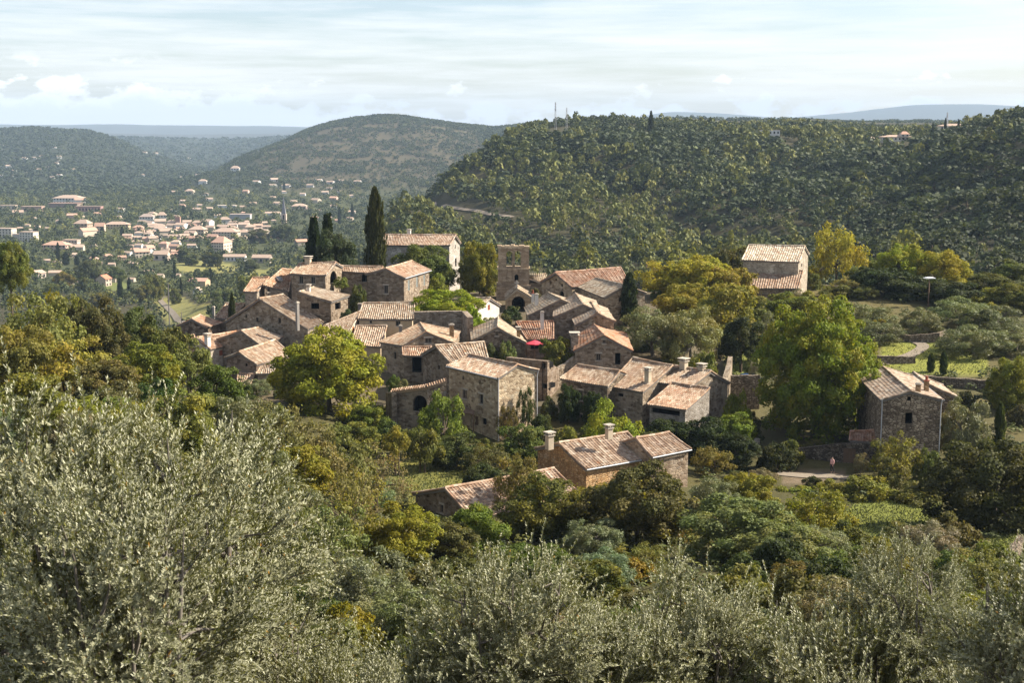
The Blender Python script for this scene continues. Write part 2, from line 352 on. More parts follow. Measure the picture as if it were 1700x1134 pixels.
gc = np.zeros((NR, NCc, 3)); YY = np.repeat(YS[:, None], NCc, 1)
near = np.array([.075, .070, .030]); hillc = np.array([.052, .048, .025]); mid = np.array([.082, .072, .044]); fld = np.array([.19, .19, .065]); dark = np.array([.035, .042, .024])
gc[:] = near
gc[(YY > 160) & (YY < 275) & (X / YY > .15)] = np.array([.105, .095, .045])
gc[(YY > 270)] = hillc
gc[(YY > 900) & (Z < -80)] = np.array([.062, .07, .030])
gc[(YY > 2350) & (YY < 3900) & (X / YY > -.175)] = mid
gc[(YY > 2350) & (X / YY <= -.175)] = dark
gc[(YY > 4300)] = dark; gc[(YY > 7200)] = np.array([.07, .08, .085])
gc = smooth(smooth(gc, 2, 0), 2, 1)
def paint(poly, colr, amount=1.0):
    """ground cover of a lawn or field, given by its outline in metres"""
    global gc
    p = np.array(poly); ins = np.zeros(X.shape, bool); n = len(p)
    for k in range(n):
        (x1, y1), (x2, y2) = p[k], p[(k + 1) % n]
        c = ((y1 > YY) != (y2 > YY)) & (X < (x2 - x1) * (YY - y1) / (y2 - y1 + 1e-9) + x1); ins ^= c
    gc[ins] = gc[ins] * (1 - amount) + np.array(colr) * amount
def zone(pxs, y0=300.0): return [tuple(hit(a, b, y0)[:2]) for a, b in pxs]
LAWN = (.165, .185, .042)
FIELDS = [zone([(255, 494), (300, 492), (345, 505), (352, 535), (300, 545), (262, 520)]), zone([(290, 436), (340, 431), (395, 441), (392, 452), (330, 462), (292, 448)])]
gc[(YY > 168) & (YY < 262) & (X / YY > -.235) & (X / YY < .15)] = np.array([.115, .095, .062])
for z_ in FIELDS: paint(z_, (.22, .21, .075))
paint(zone([(150, 462), (215, 470), (210, 486), (160, 480)]), (.13, .15, .05))
paint(zone([(400, 448), (450, 446), (448, 460), (405, 462)]), (.18, .18, .06))
paint(zone([(655, 770), (700, 755), (770, 765), (815, 790), (800, 830), (680, 850), (640, 800)], 60), (.17, .165, .045))
paint(zone([(1395, 850), (1440, 825), (1560, 835), (1560, 880), (1500, 900), (1400, 900)], 60), LAWN)
paint(zone([(1640, 880), (1690, 860), (1700, 950), (1660, 980)], 60), LAWN)
paint(zone([(1465, 570), (1530, 560), (1640, 600), (1640, 622), (1500, 622), (1462, 610)], 150), (.20, .215, .05))
paint(zone([(1208, 590), (1265, 590), (1265, 625), (1208, 625)], 150), LAWN)
paint(zone([(1300, 784), (1400, 780), (1400, 803), (1300, 806)], 120), (.15, .12, .085))
me = bpy.data.meshes.new('ground')
V = np.stack([X, YY, Z], -1).reshape(-1, 3)
idx = np.arange(NR * NCc).reshape(NR, NCc)
Fc = np.stack([idx[:-1, :-1], idx[:-1, 1:], idx[1:, 1:], idx[1:, :-1]], -1).reshape(-1, 4)
me.vertices.add(len(V)); me.vertices.foreach_set('co', V.astype(np.float32).ravel())
me.loops.add(len(Fc) * 4); me.loops.foreach_set('vertex_index', Fc.astype(np.int32).ravel())
me.polygons.add(len(Fc)); me.polygons.foreach_set('loop_start', np.arange(0, len(Fc) * 4, 4, dtype=np.int32))
me.polygons.foreach_set('use_smooth', np.ones(len(Fc), bool))
ca_ = me.attributes.new('gcol', 'FLOAT_COLOR', 'POINT')
ca_.data.foreach_set('color', np.concatenate([gc.reshape(-1, 3), np.ones((len(V), 1))], 1).astype(np.float32).ravel())
me.materials.append(M['ground']); me.update(calc_edges=True)
tag(link('terrain', me), kind='structure')
# the bank the photographer stands on
mb = MB(); n_ = 14
for i in range(n_):
    for j in range(n_):
        q = []
        for (a, b) in ((i, j), (i + 1, j), (i + 1, j + 1), (i, j + 1)):
            x = -40 + 80 * a / n_; y = -38 + 40.2 * b / n_; q.append((x, y, -1.75 - .26 * (y + 0.2) if y > -2 else -1.3 - .05 * (y + 2)))
        mb.poly(q)
mb.v = [(x, y, z - .25) for x, y, z in mb.v]
o = mb.build('ground', M['ground']); tag(o, kind='structure')
a = o.data.attributes.new('gcol', 'FLOAT_COLOR', 'POINT'); a.data.foreach_set('color', [.085, .085, .03, 1] * len(o.data.vertices))
def ribbon(name, pts, w, mat, lift):
    """a path or road laid on the ground along pts (metres)"""
    P = [Vector((p[0], p[1], 0)) for p in pts]; S = []
    for i in range(len(P) - 1):
        p0, p1, p2, p3 = P[max(i - 1, 0)], P[i], P[i + 1], P[min(i + 2, len(P) - 1)]
        for k in range(8):
            t_ = k / 8; S.append(.5 * ((2 * p1) + (p2 - p0) * t_ + (2 * p0 - 5 * p1 + 4 * p2 - p3) * t_ ** 2 + (3 * p1 - p0 - 3 * p2 + p3) * t_ ** 3))
    S.append(P[-1]); mb = MB(); prev = None
    for i, p in enumerate(S):
        d = (S[min(i + 1, len(S) - 1)] - S[max(i - 1, 0)]).normalized(); n = Vector((d.y, -d.x, 0))
        row = []
        for k in range(5):
            q = p + n * w * (k / 4 - .5); row.append((q.x, q.y, H(q.x, q.y) + lift))
        if prev:
            for k in range(4): mb.poly([prev[k], prev[k + 1], row[k + 1], row[k]], sm=True)
        prev = row
    return tag(mb.build(name, mat), kind='structure')
HAZE, SUN, SUN_AZ, SUN_EL, SKY, CLOUD, CIRRUS, SKYTINT, EXPO = 5.6e-5, 4.9, 80, 38, .1, 4.9, .70, (.73, .71, .735), 1.30
DENOISE = True
HQ = {
 'long_back': [[-22.98,254.56,-18.59],[-9.98,252.78,-18.46],[-22.84,250.85,-20.15],[-10.89,249.07,-20.0],[-21.87,259.96,-20.4],[-9.28,258.18,-20.41]],
 'shutter': [[-19.59,219.77,-21.27],[-16.37,232.06,-21.24],[-16.54,218.94,-22.69],[-13.22,231.22,-22.68],[-22.9,220.64,-22.22],[-19.62,232.93,-22.24]],
 'link': [[-27.46,226.42,-21.54],[-20.55,225.64,-21.58],[-27.34,224.61,-22.25],[-21.05,223.83,-22.32],[-27.05,228.42,-22.23],[-20.45,227.63,-22.23]],
 'loggia': [[-33.34,222.61,-20.76],[-27.48,221.23,-20.46],[-34.29,218.44,-21.99],[-28.53,217.06,-22.02],[-32.51,226.01,-21.5],[-26.7,224.62,-21.46]],
 'skylight': [[-36.37,224.0,-21.77],[-34.94,225.0,-21.96],[-38.19,217.0,-23.51],[-34.61,219.0,-24.8],[-36.29,224.29,-21.87],[-34.96,225.3,-22.06]],
 'orange_end': [[-40.49,221.07,-22.86],[-37.9,220.68,-22.75],[-41.08,216.25,-24.49],[-38.89,215.86,-24.45],[-39.64,225.65,-24.34],[-37.25,225.26,-24.34]],
 'big_gable': [[-36.72,205.3,-24.26],[-33.81,208.66,-24.09],[-28.99,200.25,-28.08],[-27.23,203.6,-27.54],[-42.86,209.87,-28.27],[-40.54,213.22,-28.11]],
 'porch_house': [[-30.89,205.35,-23.3],[-29.77,212.16,-23.4],[-26.03,204.25,-24.59],[-24.24,211.06,-24.48],[-31.28,205.4,-23.4],[-29.83,212.22,-23.4]],
 'far_left': [[-48.49,213.53,-28.34],[-48.27,218.39,-28.38],[-46.1,213.05,-29.64],[-44.75,217.91,-29.54],[-50.95,213.89,-29.47],[-50.18,218.74,-29.43]],
 'far_left_back': [[-45.14,223.24,-27.17],[-42.09,222.53,-27.16],[-46.07,218.65,-28.78],[-43.42,217.94,-28.92],[-43.94,227.64,-28.67],[-41.09,226.93,-28.67]],
 'lichen_end': [[-46.78,200.32,-29.08],[-45.35,200.8,-29.0],[-45.81,194.86,-30.82],[-43.57,195.33,-31.11],[-48.27,205.37,-30.76],[-46.39,205.84,-30.76]],
 'lichen_long': [[-44.12,196.74,-28.78],[-39.3,204.26,-28.86],[-41.93,195.79,-30.31],[-38.26,203.31,-30.19],[-46.03,197.96,-29.68],[-41.78,205.48,-29.68]],
 'lichen_grey': [[-37.96,197.33,-27.89],[-36.51,202.52,-28.17],[-34.99,196.09,-29.77],[-32.69,201.28,-29.38],[-41.69,198.6,-29.27],[-39.8,203.8,-29.27]],
 'dark_gable': [[-35.54,182.74,-28.62],[-32.35,192.03,-28.41],[-33.02,181.87,-30.14],[-29.85,191.16,-30.3],[-37.61,183.45,-29.48],[-34.44,192.74,-29.46]],
 'hidden_low': [[-32.87,183.83,-30.67],[-30.89,184.16,-29.9],[-33.07,180.92,-31.15],[-30.04,181.24,-31.08],[-33.55,186.76,-31.25],[-31.03,187.09,-31.25]],
 'tiny_low': [[-35.58,182.06,-31.28],[-33.38,182.0,-31.48],[-35.31,179.45,-32.34],[-33.73,179.39,-32.57],[-35.42,182.31,-31.47],[-33.49,182.25,-31.47]],
 'cream_upper': [[-21.73,205.82,-25.03],[-14.18,205.78,-24.89],[-21.95,200.65,-26.64],[-14.04,200.6,-26.67],[-21.8,210.69,-26.56],[-14.07,210.64,-26.56]],
 'cream_lower': [[-22.06,200.07,-27.59],[-17.76,199.85,-27.52],[-22.33,194.41,-29.32],[-18.02,194.19,-29.67],[-22.04,200.32,-27.64],[-17.74,200.1,-27.64]],
 'cream_side': [[-26.63,199.0,-27.46],[-21.69,203.0,-25.82],[-26.44,194.0,-29.56],[-22.93,197.0,-28.27],[-26.64,199.3,-27.56],[-21.63,203.29,-25.92]],
 'central': [[-11.27,184.0,-26.1],[-12.44,191.0,-25.93],[-7.53,185.0,-27.75],[-6.96,192.0,-27.2],[-14.29,183.0,-27.78],[-17.62,187.0,-27.92]],
 'leanto_orange': [[-14.3,183.14,-28.02],[-10.51,182.9,-27.94],[-14.05,180.92,-28.78],[-11.1,180.68,-28.74],[-14.07,183.39,-28.06],[-10.71,183.15,-28.06]],
 'stripe_mid': [[-9.6,175.47,-26.67],[-3.55,178.47,-26.68],[-7.61,173.09,-28.43],[-3.03,176.09,-28.31],[-11.65,179.63,-28.43],[-6.31,182.64,-28.42]],
 'main': [[-5.09,166.9,-26.47],[0.62,159.31,-26.38],[-7.72,165.01,-27.49],[-1.63,157.41,-27.62],[-2.82,168.75,-27.32],[3.09,161.15,-27.31]],
 'dark_front': [[-1.91,184.84,-25.65],[-1.91,194.89,-25.69],[1.9,185.0,-27.72],[0.95,195.05,-27.78],[-5.35,184.66,-27.4],[-5.85,194.71,-27.36]],
 'red_row': [[0.58,198.49,-26.8],[5.85,199.13,-26.78],[2.09,193.72,-28.61],[5.72,194.36,-28.64],[0.33,203.05,-28.32],[4.77,203.69,-28.32]],
 'white_gable': [[-6.45,216.64,-25.5],[-3.29,215.09,-25.38],[-8.18,213.13,-26.68],[-5.07,211.59,-26.67],[-4.82,219.94,-26.8],[-1.7,218.39,-26.82]],
 'porch_church': [[0.77,224.64,-25.0],[0.8,231.16,-25.05],[3.08,224.64,-26.37],[3.06,231.16,-26.38],[-1.14,224.63,-26.59],[-1.18,231.16,-26.54]],
 'red_barn': [[6.95,228.12,-22.76],[18.01,234.74,-22.59],[9.57,225.03,-24.81],[19.16,231.65,-24.75],[4.59,232.31,-24.7],[14.91,238.93,-24.66]],
 'pale_hip': [[13.46,227.06,-23.59],[17.23,214.63,-23.31],[10.43,226.12,-24.87],[13.94,213.7,-25.14],[16.9,228.05,-24.63],[20.55,215.62,-24.63]],
 'mid_a': [[5.53,215.74,-24.64],[7.12,206.72,-24.56],[1.84,215.26,-26.91],[2.27,206.23,-26.9],[10.09,216.22,-26.05],[11.1,207.19,-26.05]],
 'mid_b': [[9.47,211.98,-24.27],[9.98,199.14,-24.35],[6.17,211.95,-26.29],[5.8,199.12,-26.17],[12.59,211.99,-25.46],[12.68,199.16,-25.44]],
 'mid_c': [[11.55,206.31,-24.92],[11.68,193.18,-24.82],[8.23,206.24,-26.39],[8.62,193.12,-26.49],[14.0,206.36,-25.95],[14.25,193.23,-25.97]],
 'orange_gable': [[11.18,194.83,-26.47],[11.69,179.82,-25.95],[9.13,194.91,-27.64],[7.82,179.9,-28.01],[15.9,194.72,-27.95],[15.5,179.71,-27.98]],
 'ivy_a': [[7.97,170.23,-28.22],[12.74,165.6,-28.22],[5.73,168.1,-29.52],[11.14,163.46,-29.66],[9.96,172.59,-29.29],[15.06,167.95,-29.29]],
 'ivy_b': [[14.58,169.26,-27.21],[18.9,165.38,-27.56],[11.19,165.37,-29.96],[15.08,161.49,-29.95],[18.48,173.27,-29.24],[22.6,169.39,-29.24]],
 'right_low': [[18.62,162.63,-29.1],[22.5,159.38,-29.16],[15.36,158.73,-30.87],[19.31,155.48,-30.87],[18.76,162.82,-29.21],[22.68,159.57,-29.21]],
 'right_up': [[19.14,167.53,-27.89],[23.22,163.64,-27.89],[16.38,164.64,-29.23],[20.45,160.75,-29.23],[21.9,170.42,-29.75],[25.96,166.53,-29.8]],
 'barn_a': [[4.6,137.14,-30.56],[11.79,142.14,-30.56],[7.17,133.74,-32.39],[14.02,138.74,-32.37],[2.3,140.48,-31.84],[9.32,145.48,-31.85]],
 'barn_b': [[12.32,138.54,-30.37],[15.95,141.43,-30.43],[13.76,136.2,-31.77],[17.93,139.09,-31.62],[10.27,141.12,-31.46],[14.18,144.0,-31.46]],
 'barn_low': [[-5.99,123.58,-31.68],[3.95,130.94,-31.65],[-3.43,120.04,-33.5],[6.57,127.39,-33.48],[-9.21,127.9,-33.24],[0.78,135.25,-33.25]],
 'right_house': [[42.8,150.25,-27.77],[43.83,165.69,-27.75],[46.29,150.02,-28.69],[47.32,165.45,-28.71],[39.66,150.46,-28.78],[40.69,165.9,-28.78]],
 'right_annex': [[47.43,160.23,-28.69],[47.97,167.6,-28.72],[50.97,159.97,-30.25],[51.52,167.34,-30.22],[47.17,160.25,-28.79],[47.72,167.62,-28.79]],
 'right_leanto': [[37.73,155.37,-33.33],[40.79,154.65,-32.98],[37.18,153.35,-33.84],[40.31,152.62,-33.87],[37.75,155.62,-33.23],[40.85,154.89,-33.23]],
 'terrace_up': [[42.22,253.29,-20.34],[51.52,249.91,-20.24],[40.08,247.45,-22.48],[49.42,244.07,-22.5],[44.13,258.58,-22.16],[53.45,255.2,-22.16]],
 'terrace_low': [[40.25,248.23,-24.4],[50.41,245.48,-24.19],[38.59,241.59,-26.76],[48.33,238.84,-26.52],[40.41,248.47,-24.38],[50.35,245.72,-24.38]],
}
# ------------------------------------------------------------------ houses
def V3(p): return Vector([float(x) for x in p])
def wall_with_holes(mb, O, U, outline, holes, N, m=0, reveal=.28):
    """vertical wall: outline and holes in (u, z); real openings with reveals"""
    k = Vector((0, 0, 1)); W = lambda u, v, d=0: O + U * u + k * v - N * d
    loops = [[Vector((u, v, 0)) for u, v in outline]] + [[Vector((u, v, 0)) for u, v in h] for h in holes]
    flat = [p for lp in loops for p in lp]
    for tri in tessellate_polygon(loops):
        a, b, c = (flat[i] for i in tri); pts = [W(a.x, a.y), W(b.x, b.y), W(c.x, c.y)]; uv = [(a.x, a.y), (b.x, b.y), (c.x, c.y)]
        if (pts[1] - pts[0]).cross(pts[2] - pts[0]).dot(N) < 0: pts.reverse(); uv.reverse()
        mb.poly(pts, uv, m)
    for h in holes:
        for i in range(len(h)):
            (u0, v0), (u1, v1) = h[i], h[(i + 1) % len(h)]; l = math.hypot(u1 - u0, v1 - v0)
            mb.poly([W(u0, v0), W(u1, v1), W(u1, v1, reveal), W(u0, v0, reveal)], [(u0, v0), (u0 + l, v0), (u0 + l, v0 + reveal), (u0, v0 + reveal)], m)
def flatbox(mb, O, U, N, u0, u1, v0, v1, d0, d1, m=0):
    """block on a wall plane from depth d0 (outside, may be negative) to d1 inside"""
    k = Vector((0, 0, 1)); W = lambda u, v, d: O + U * u + k * v - N * d
    c = [(u0, v0), (u1, v0), (u1, v1), (u0, v1)]
    mb.poly([W(u, v, d0) for u, v in c], c, m); mb.poly([W(u, v, d1) for u, v in c[::-1]], c, m)
    for i in range(4):
        a, b = c[i], c[(i + 1) % 4]; mb.poly([W(*a, d0), W(*a, d1), W(*b, d1), W(*b, d0)], [(0, 0), (d1 - d0, 0), (d1 - d0, 1), (0, 1)], m)
def rect(u, v, w, h): return [(u - w / 2, v - h / 2), (u + w / 2, v - h / 2), (u + w / 2, v + h / 2), (u - w / 2, v + h / 2)]
def arch(u, v, w, h, n=8):
    b = v - h / 2; s = v + h / 2 - w / 2
    return [(u - w / 2, b), (u + w / 2, b)] + [(u + w / 2 * math.cos(math.pi * i / n), s + w / 2 * math.sin(math.pi * i / n)) for i in range(n + 1)]

def fill_window(root, L, O, U, N, u, v, w, h, kind):
    O = O - L
    mb = MB(); f = min(.09, w * .14)
    if kind == 'door':
        for i in range(4):
            a = u - w / 2 + w * i / 4; flatbox(mb, O, U, N, a + .012, a + w / 4 - .012, v - h / 2, v + h / 2, .17 + .01 * (i % 2), .22)
        flatbox(mb, O, U, N, u - w / 2, u + w / 2, v + h * .2, v + h * .27, .14, .168); flatbox(mb, O, U, N, u - w / 2, u + w / 2, v - h * .3, v - h * .23, .14, .168)
        o = mb.build('door', M['wood'], root); mb = MB(); flatbox(mb, O, U, N, u + w * .3, u + w * .36, v - .06, v + .06, .1, .138); mb.build('handle', M['dark_metal'], o); return
    if kind in ('red', 'orange', 'grey'):
        for sgn in (-1, 1):
            a, b = (u - w / 2 + .01, u - .012) if sgn < 0 else (u + .012, u + w / 2 - .01)
            flatbox(mb, O, U, N, a, b, v - h / 2 + .01, v + h / 2 - .01, .05, .1)
            for q in (.2, .5, .8): flatbox(mb, O, U, N, a + .02, b - .02, v - h / 2 + h * q - .04, v - h / 2 + h * q + .04, .02, .048)
        mb.build('shutter', M['shutter_' + kind], root); return
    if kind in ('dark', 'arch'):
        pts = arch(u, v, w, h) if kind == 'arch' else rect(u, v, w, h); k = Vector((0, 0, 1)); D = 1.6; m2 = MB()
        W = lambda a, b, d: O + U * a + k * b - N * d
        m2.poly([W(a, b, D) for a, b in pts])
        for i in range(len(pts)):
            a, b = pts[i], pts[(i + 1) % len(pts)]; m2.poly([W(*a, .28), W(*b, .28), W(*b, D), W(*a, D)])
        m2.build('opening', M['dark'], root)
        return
    for (a, b, c, d) in ((u - w / 2, u - w / 2 + f, v - h / 2, v + h / 2), (u + w / 2 - f, u + w / 2, v - h / 2, v + h / 2), (u - w / 2 + f, u + w / 2 - f, v - h / 2, v - h / 2 + f), (u - w / 2 + f, u + w / 2 - f, v + h / 2 - f, v + h / 2), (u - f * .3, u + f * .3, v - h / 2 + f, v + h / 2 - f)):
        flatbox(mb, O, U, N, a, b, c, d, .15, .2)
    wo = mb.build('window', M['grey_wood'], root)
    mb = MB(); flatbox(mb, O, U, N, u - w / 2 + f * .5, u + w / 2 - f * .5, v - h / 2 + f * .5, v + h / 2 - f * .5, .17, .19); mb.build('pane', M['glass'], wo)
    mb = MB(); flatbox(mb, O, U, N, u - w / 2 - .18, u + w / 2 + .18, v + h / 2 + .01, v + h / 2 + .2, -.035, .1); mb.build('lintel', M['mortar'], wo)
    mb = MB(); flatbox(mb, O, U, N, u - w / 2 - .12, u + w / 2 + .12, v - h / 2 - .13, v - h / 2 - .01, -.07, .1); mb.build('sill', M['mortar'], wo)

def slope_mesh(mb, A, B, C, D, tile=.30, sag=.05, seed=0, off=None):
    """tiled slope, A-B along the ridge, D-C along the eave: rows of overlapping half-round tiles as real relief"""
    A, B, C, D = (p - off for p in (A, B, C, D))
    ln = max((B - A).length, (C - D).length); sl = ((D - A).length + (C - B).length) / 2
    nc = max(3, round(ln / tile)); nr = max(2, round(sl / .40)); N = ((B - A).cross(D - A)); N.normalize()
    if N.z < 0: N = -N
    S = nc * 6; base_uv = seed * 37
    prof = [.055 * math.cos(2 * math.pi * i / 6) for i in range(6)]
    for r in range(nr):
        row = []
        for q, lift in ((r / nr, -.012), ((r + 1) / nr, .03)):
            line = []
            for i in range(S + 1):
                s = i / S; p = (A * (1 - s) + B * s) * (1 - q) + (D * (1 - s) + C * s) * q
                wv = noise.noise(p * .45 + Vector((seed, 0, 0))) * .10 - sag * math.sin(math.pi * q) - sag * math.sin(math.pi * s)
                jt = .012 * noise.noise(Vector((i // 6 * 3.1, r * 2.7, seed)))
                line.append(p + N * (prof[i % 6] * (1 + (.25 if i % 12 < 6 else -.1)) + lift + wv + jt))
            row.append(line)
        b = len(mb.v); mb.v += [tuple(p) for p in row[0]] + [tuple(p) for p in row[1]]
        for i in range(S):
            mb.f.append((b + i, b + S + 1 + i, b + S + 2 + i, b + i + 1))
            u0, u1 = i / 6 + .001, (i + 1) / 6 - .001
            mb.uv.append([(base_uv + u0 + .08, r + .02), (base_uv + u0 + .08, r + .98), (base_uv + u1 + .08, r + .98), (base_uv + u1 + .08, r + .02)]); mb.mi.append(0); mb.sm.append(True)
    # boards under the tiles
    t = N * -.05; u = N * -.30
    a, b_, c, d = A + t, B + t, C + t, D + t; a2, b2, c2, d2 = A + u, B + u, C + u, D + u
    for q in ((d2, c2, b2, a2), (a, d, d2, a2), (d, c, c2, d2), (c, b_, b2, c2)): mb.poly(q, None, 1)
def tile_bar(mb, P, Q, rad, off, seed=0):
    P, Q = P - off, Q - off; n = max(2, round((Q - P).length / .42))
    for i in range(n):
        sg = lambda f: P.lerp(Q, f) + Vector((0, 0, -.05 * math.sin(math.pi * min(f, 1)) + .035 * noise.noise(Vector((f * 7, seed, n)))))
        a, b = sg(i / n), sg((i + 1.06) / n); k0 = len(mb.uv)
        mb.tube([a, b], [rad, rad * 1.12], 7, 0)
        for k in range(k0, len(mb.uv)): mb.uv[k] = [(seed * 11.3 + i + .5, 300.5)] * len(mb.uv[k])

def chimney(roof, L, p, w, h, mat, ang=0.0, capstyle=1):
    mb = MB(); q = p - L; mb.box((q.x, q.y, q.z - .5), w, w * .9, h + .5, ang); c = mb.build('chimney', M[mat], roof)
    mb = MB()
    if capstyle == 1:
        mb.box((q.x, q.y, q.z + h), w * 1.35, w * 1.25, .09, ang)
        for sx in (-1, 1):
            for sy in (-1, 1):
                dx, dy = sx * w * .38, sy * w * .34; mb.box((q.x + dx * math.cos(ang) - dy * math.sin(ang), q.y + dx * math.sin(ang) + dy * math.cos(ang), q.z + h + .09), .13, .13, .22, ang)
        mb.box((q.x, q.y, q.z + h + .31), w * 1.5, w * 1.4, .1, ang); mb.build('cap', M['mortar'], c)
    elif capstyle == 2:
        mb.box((q.x, q.y, q.z + h), w * 1.2, w * 1.1, .1, ang); mb.tube([(q.x, q.y, q.z + h + .1), (q.x, q.y, q.z + h + .55)], w * .3, 8); mb.build('pot', M['shutter_red'], c)
    else:
        mb.box((q.x, q.y, q.z + h), w * 1.25, w * 1.2, .12, ang); mb.box((q.x, q.y, q.z + h + .12), w * .8, w * .7, .1, ang); mb.build('cap', M['mortar'], c)

HOUSES = {}
def house(key, label, wall='rubble', tint=(1, 1, 1), roof=(1, 1, 1, .35), win=(), chim=(), tile=.30, gutter=(), inset=.25, name='stone_house', cat='house', depth=1.2, pipes=()):
    R1, R2, e1, e2, f1, f2 = (V3(p) for p in HQ[key]); seed = (sum(map(ord, key)) % 97) + 1
    cx = (e1 + e2 + f1 + f2) / 4
    hs = [H(p.x, p.y) for p in (e1, e2, f1, f2)]; zb = min(hs) - depth
    zb = min(zb, min(e1.z, e2.z) - 2.2)
    L = Vector((cx.x, cx.y, max(min(hs), zb))); root = empty(name, L); tag(root, label, cat, None); HOUSES[key] = root
    # roof
    mb = MB(); slope_mesh(mb, R1, R2, e2, e1, tile, seed=seed, off=L)
    wf = Vector((f1.x - R1.x, f1.y - R1.y)).length
    if wf > .6: slope_mesh(mb, R2, R1, f1, f2, tile, seed=seed + 3, off=L)
    else: mb.poly([R1 - L, R2 - L, f2 - L, f1 - L], None, 1)
    up = Vector((0, 0, .05)); tile_bar(mb, R1 + up, R2 + up, .13, L, seed)
    for a, b in ((R1, e1), (R2, e2)) + (((R1, f1), (R2, f2)) if wf > .6 else ()): tile_bar(mb, a + up * .4, b + up * .4, .10, L, seed + 5)
    ro = mb.build('roof', [M['tiles'], M['grey_wood']], root); mn_ = sum(roof[:3]) / 3; ro.color = (*(1.1 * (.55 * q + .45 * mn_) for q in roof[:3]), roof[3] * .8)
    # walls
    up = Vector((0, 0, -.14)); d12 = Vector((R2.x - R1.x, R2.y - R1.y, 0)); ll = d12.length; d12.normalize()
    ins = lambda a, b: a.lerp(b, min(.4, inset / max(.3, Vector((a.x - b.x, a.y - b.y)).length)))
    E1, E2, F1, F2 = ins(e1, R1), ins(e2, R2), (ins(f1, R1) if wf > .6 else f1.copy()), (ins(f2, R2) if wf > .6 else f2.copy()); T1, T2 = R1.copy(), R2.copy()
    k = min(.18, ll * .08)
    for p in (E1, F1, T1): p += d12 * k + up
    for p in (E2, F2, T2): p += -d12 * k + up
    WALLS = {}
    mb = MB(); done = []
    def wall_(nm, pts):
        a, b = pts[0], pts[-1]; O = Vector((a.x, a.y, 0)); U = Vector((b.x - a.x, b.y - a.y, 0)); ln = U.length; U.normalize(); N = Vector((U.y, -U.x, 0))
        if N.dot(Vector((a.x + b.x, a.y + b.y, 0)) / 2 - Vector((cx.x, cx.y, 0))) < 0: N = -N
        top = [(Vector((p.x - a.x, p.y - a.y, 0)).dot(U), p.z) for p in pts]
        outline = [(0, zb)] + [(ln, zb)] + top[::-1]
        holes = []; fills = []
        for (wn, px, py, wp, hp, kind) in win:
            if wn != nm: continue
            d = Vector(ray(px, py)); den = d.dot(N)
            if abs(den) < 1e-4: continue
            p = d * (O.dot(N) / den); u = (p - O).dot(U); v = p.z; sc = p.y / F
            w = max(.3, wp * sc / max(.4, abs(U.x))); h = max(.35, hp * sc)
            w = min(w, ln * .8); u = min(max(u, w / 2 + .12), ln - w / 2 - .12)
            tz = lambda uu: float(np.interp(uu, [q[0] for q in top], [q[1] for q in top]))
            lim = min(tz(u - w / 2), tz(u + w / 2)) - .12
            if v + h / 2 > lim: v = lim - h / 2
            if any(abs(u - q[0]) < (w + q[2]) / 2 + .05 and abs(v - q[1]) < (h + q[3]) / 2 + .05 for q in fills): continue
            holes.append(arch(u, v, w, h) if kind == 'arch' else rect(u, v, w, h)); fills.append((u, v, w, h, kind))
        wall_with_holes(mb, O - L, U, outline, holes, N)
        for q in fills: done.append((O, U, N) + q)
        WALLS[nm] = (O, U, N, ln)
    wall_('g1', [E1, T1, F1]); wall_('g2', [E2, T2, F2]); wall_('e', [E1, E2]); wall_('f', [F1, F2])
    wo = mb.build('wall', M[wall], root); wo.color = (*tint, 1)
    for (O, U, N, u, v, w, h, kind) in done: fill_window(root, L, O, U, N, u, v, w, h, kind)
    ang = math.atan2(d12.y, d12.x)
    for (side, px, pt, pb, wp, mat, cs) in chim:
        A, B, C = (R1, R2, e1) if side == 'e' else (R1, R2, f1); n = (B - A).cross(C - A); d = Vector(ray(px, pb)); p = d * (A.dot(n) / d.dot(n))
        if not (min(R1.y, R2.y, e1.y, e2.y, f1.y, f2.y) - 3 < p.y < max(R1.y, R2.y, f1.y, f2.y, e1.y, e2.y) + 3): p = Vector(at(px, pb, (A.y + C.y) / 2))
        chimney(ro, L, p, wp * p.y / F, max(.3, (pb - pt) * p.y / F - (.4 if cs == 1 else .2)), mat, ang, cs)
    for g in gutter:
        a, b = (e1, e2) if g == 'e' else (f1, f2); mb = MB(); n = Vector((a.x - R1.x, a.y - R1.y, 0)).normalized() * .07
        mb.tube([a - L + n + Vector((0, 0, -.08)), b - L + n + Vector((0, 0, -.1))], .075, 7); mb.build('gutter', M['metal'], root)
    for pi in pipes:
        p = {'e1': E1, 'e2': E2, 'f1': F1, 'f2': F2}[pi]; n = Vector((p.x - cx.x, p.y - cx.y, 0)).normalized() * .12; q = p + n - L; mb = MB()
        mb.tube([q + n * 1.6 + Vector((0, 0, .1)), q + n * .4 + Vector((0, 0, -.35)), q + Vector((0, 0, -.7)), Vector((q.x, q.y, zb - L.z + 1))], .06, 7); mb.build('downpipe', M['metal'], root)
    return root, ro, L
def skylight(ro, L, key, px, py, wp, hp):
    R1, R2, e1 = (V3(p) for p in HQ[key][:3]); n = (R2 - R1).cross(e1 - R1).normalized(); n = n if n.z > 0 else -n; d = Vector(ray(px, py)); p = d * (R1.dot(n) / d.dot(n))
    u = (R2 - R1).normalized(); v = n.cross(u); s = p.y / F; w, h = wp * s / 2, hp * s * 1.5; mb = MB()
    P = lambda a, b, c: p + u * a + v * b + n * c - L
    mb.poly([P(-w, -h, .14), P(w, -h, .14), P(w, h, .14), P(-w, h, .14)], None, 0)
    for a, b in (((-w, -h), (w, -h)), ((w, -h), (w, h)), ((w, h), (-w, h)), ((-w, h), (-w, -h))): mb.poly([P(*a, -.05), P(*b, -.05), P(*b, .17), P(*a, .17)], None, 1)
    mb.build('skylight', [M['glass'], M['metal']], ro)

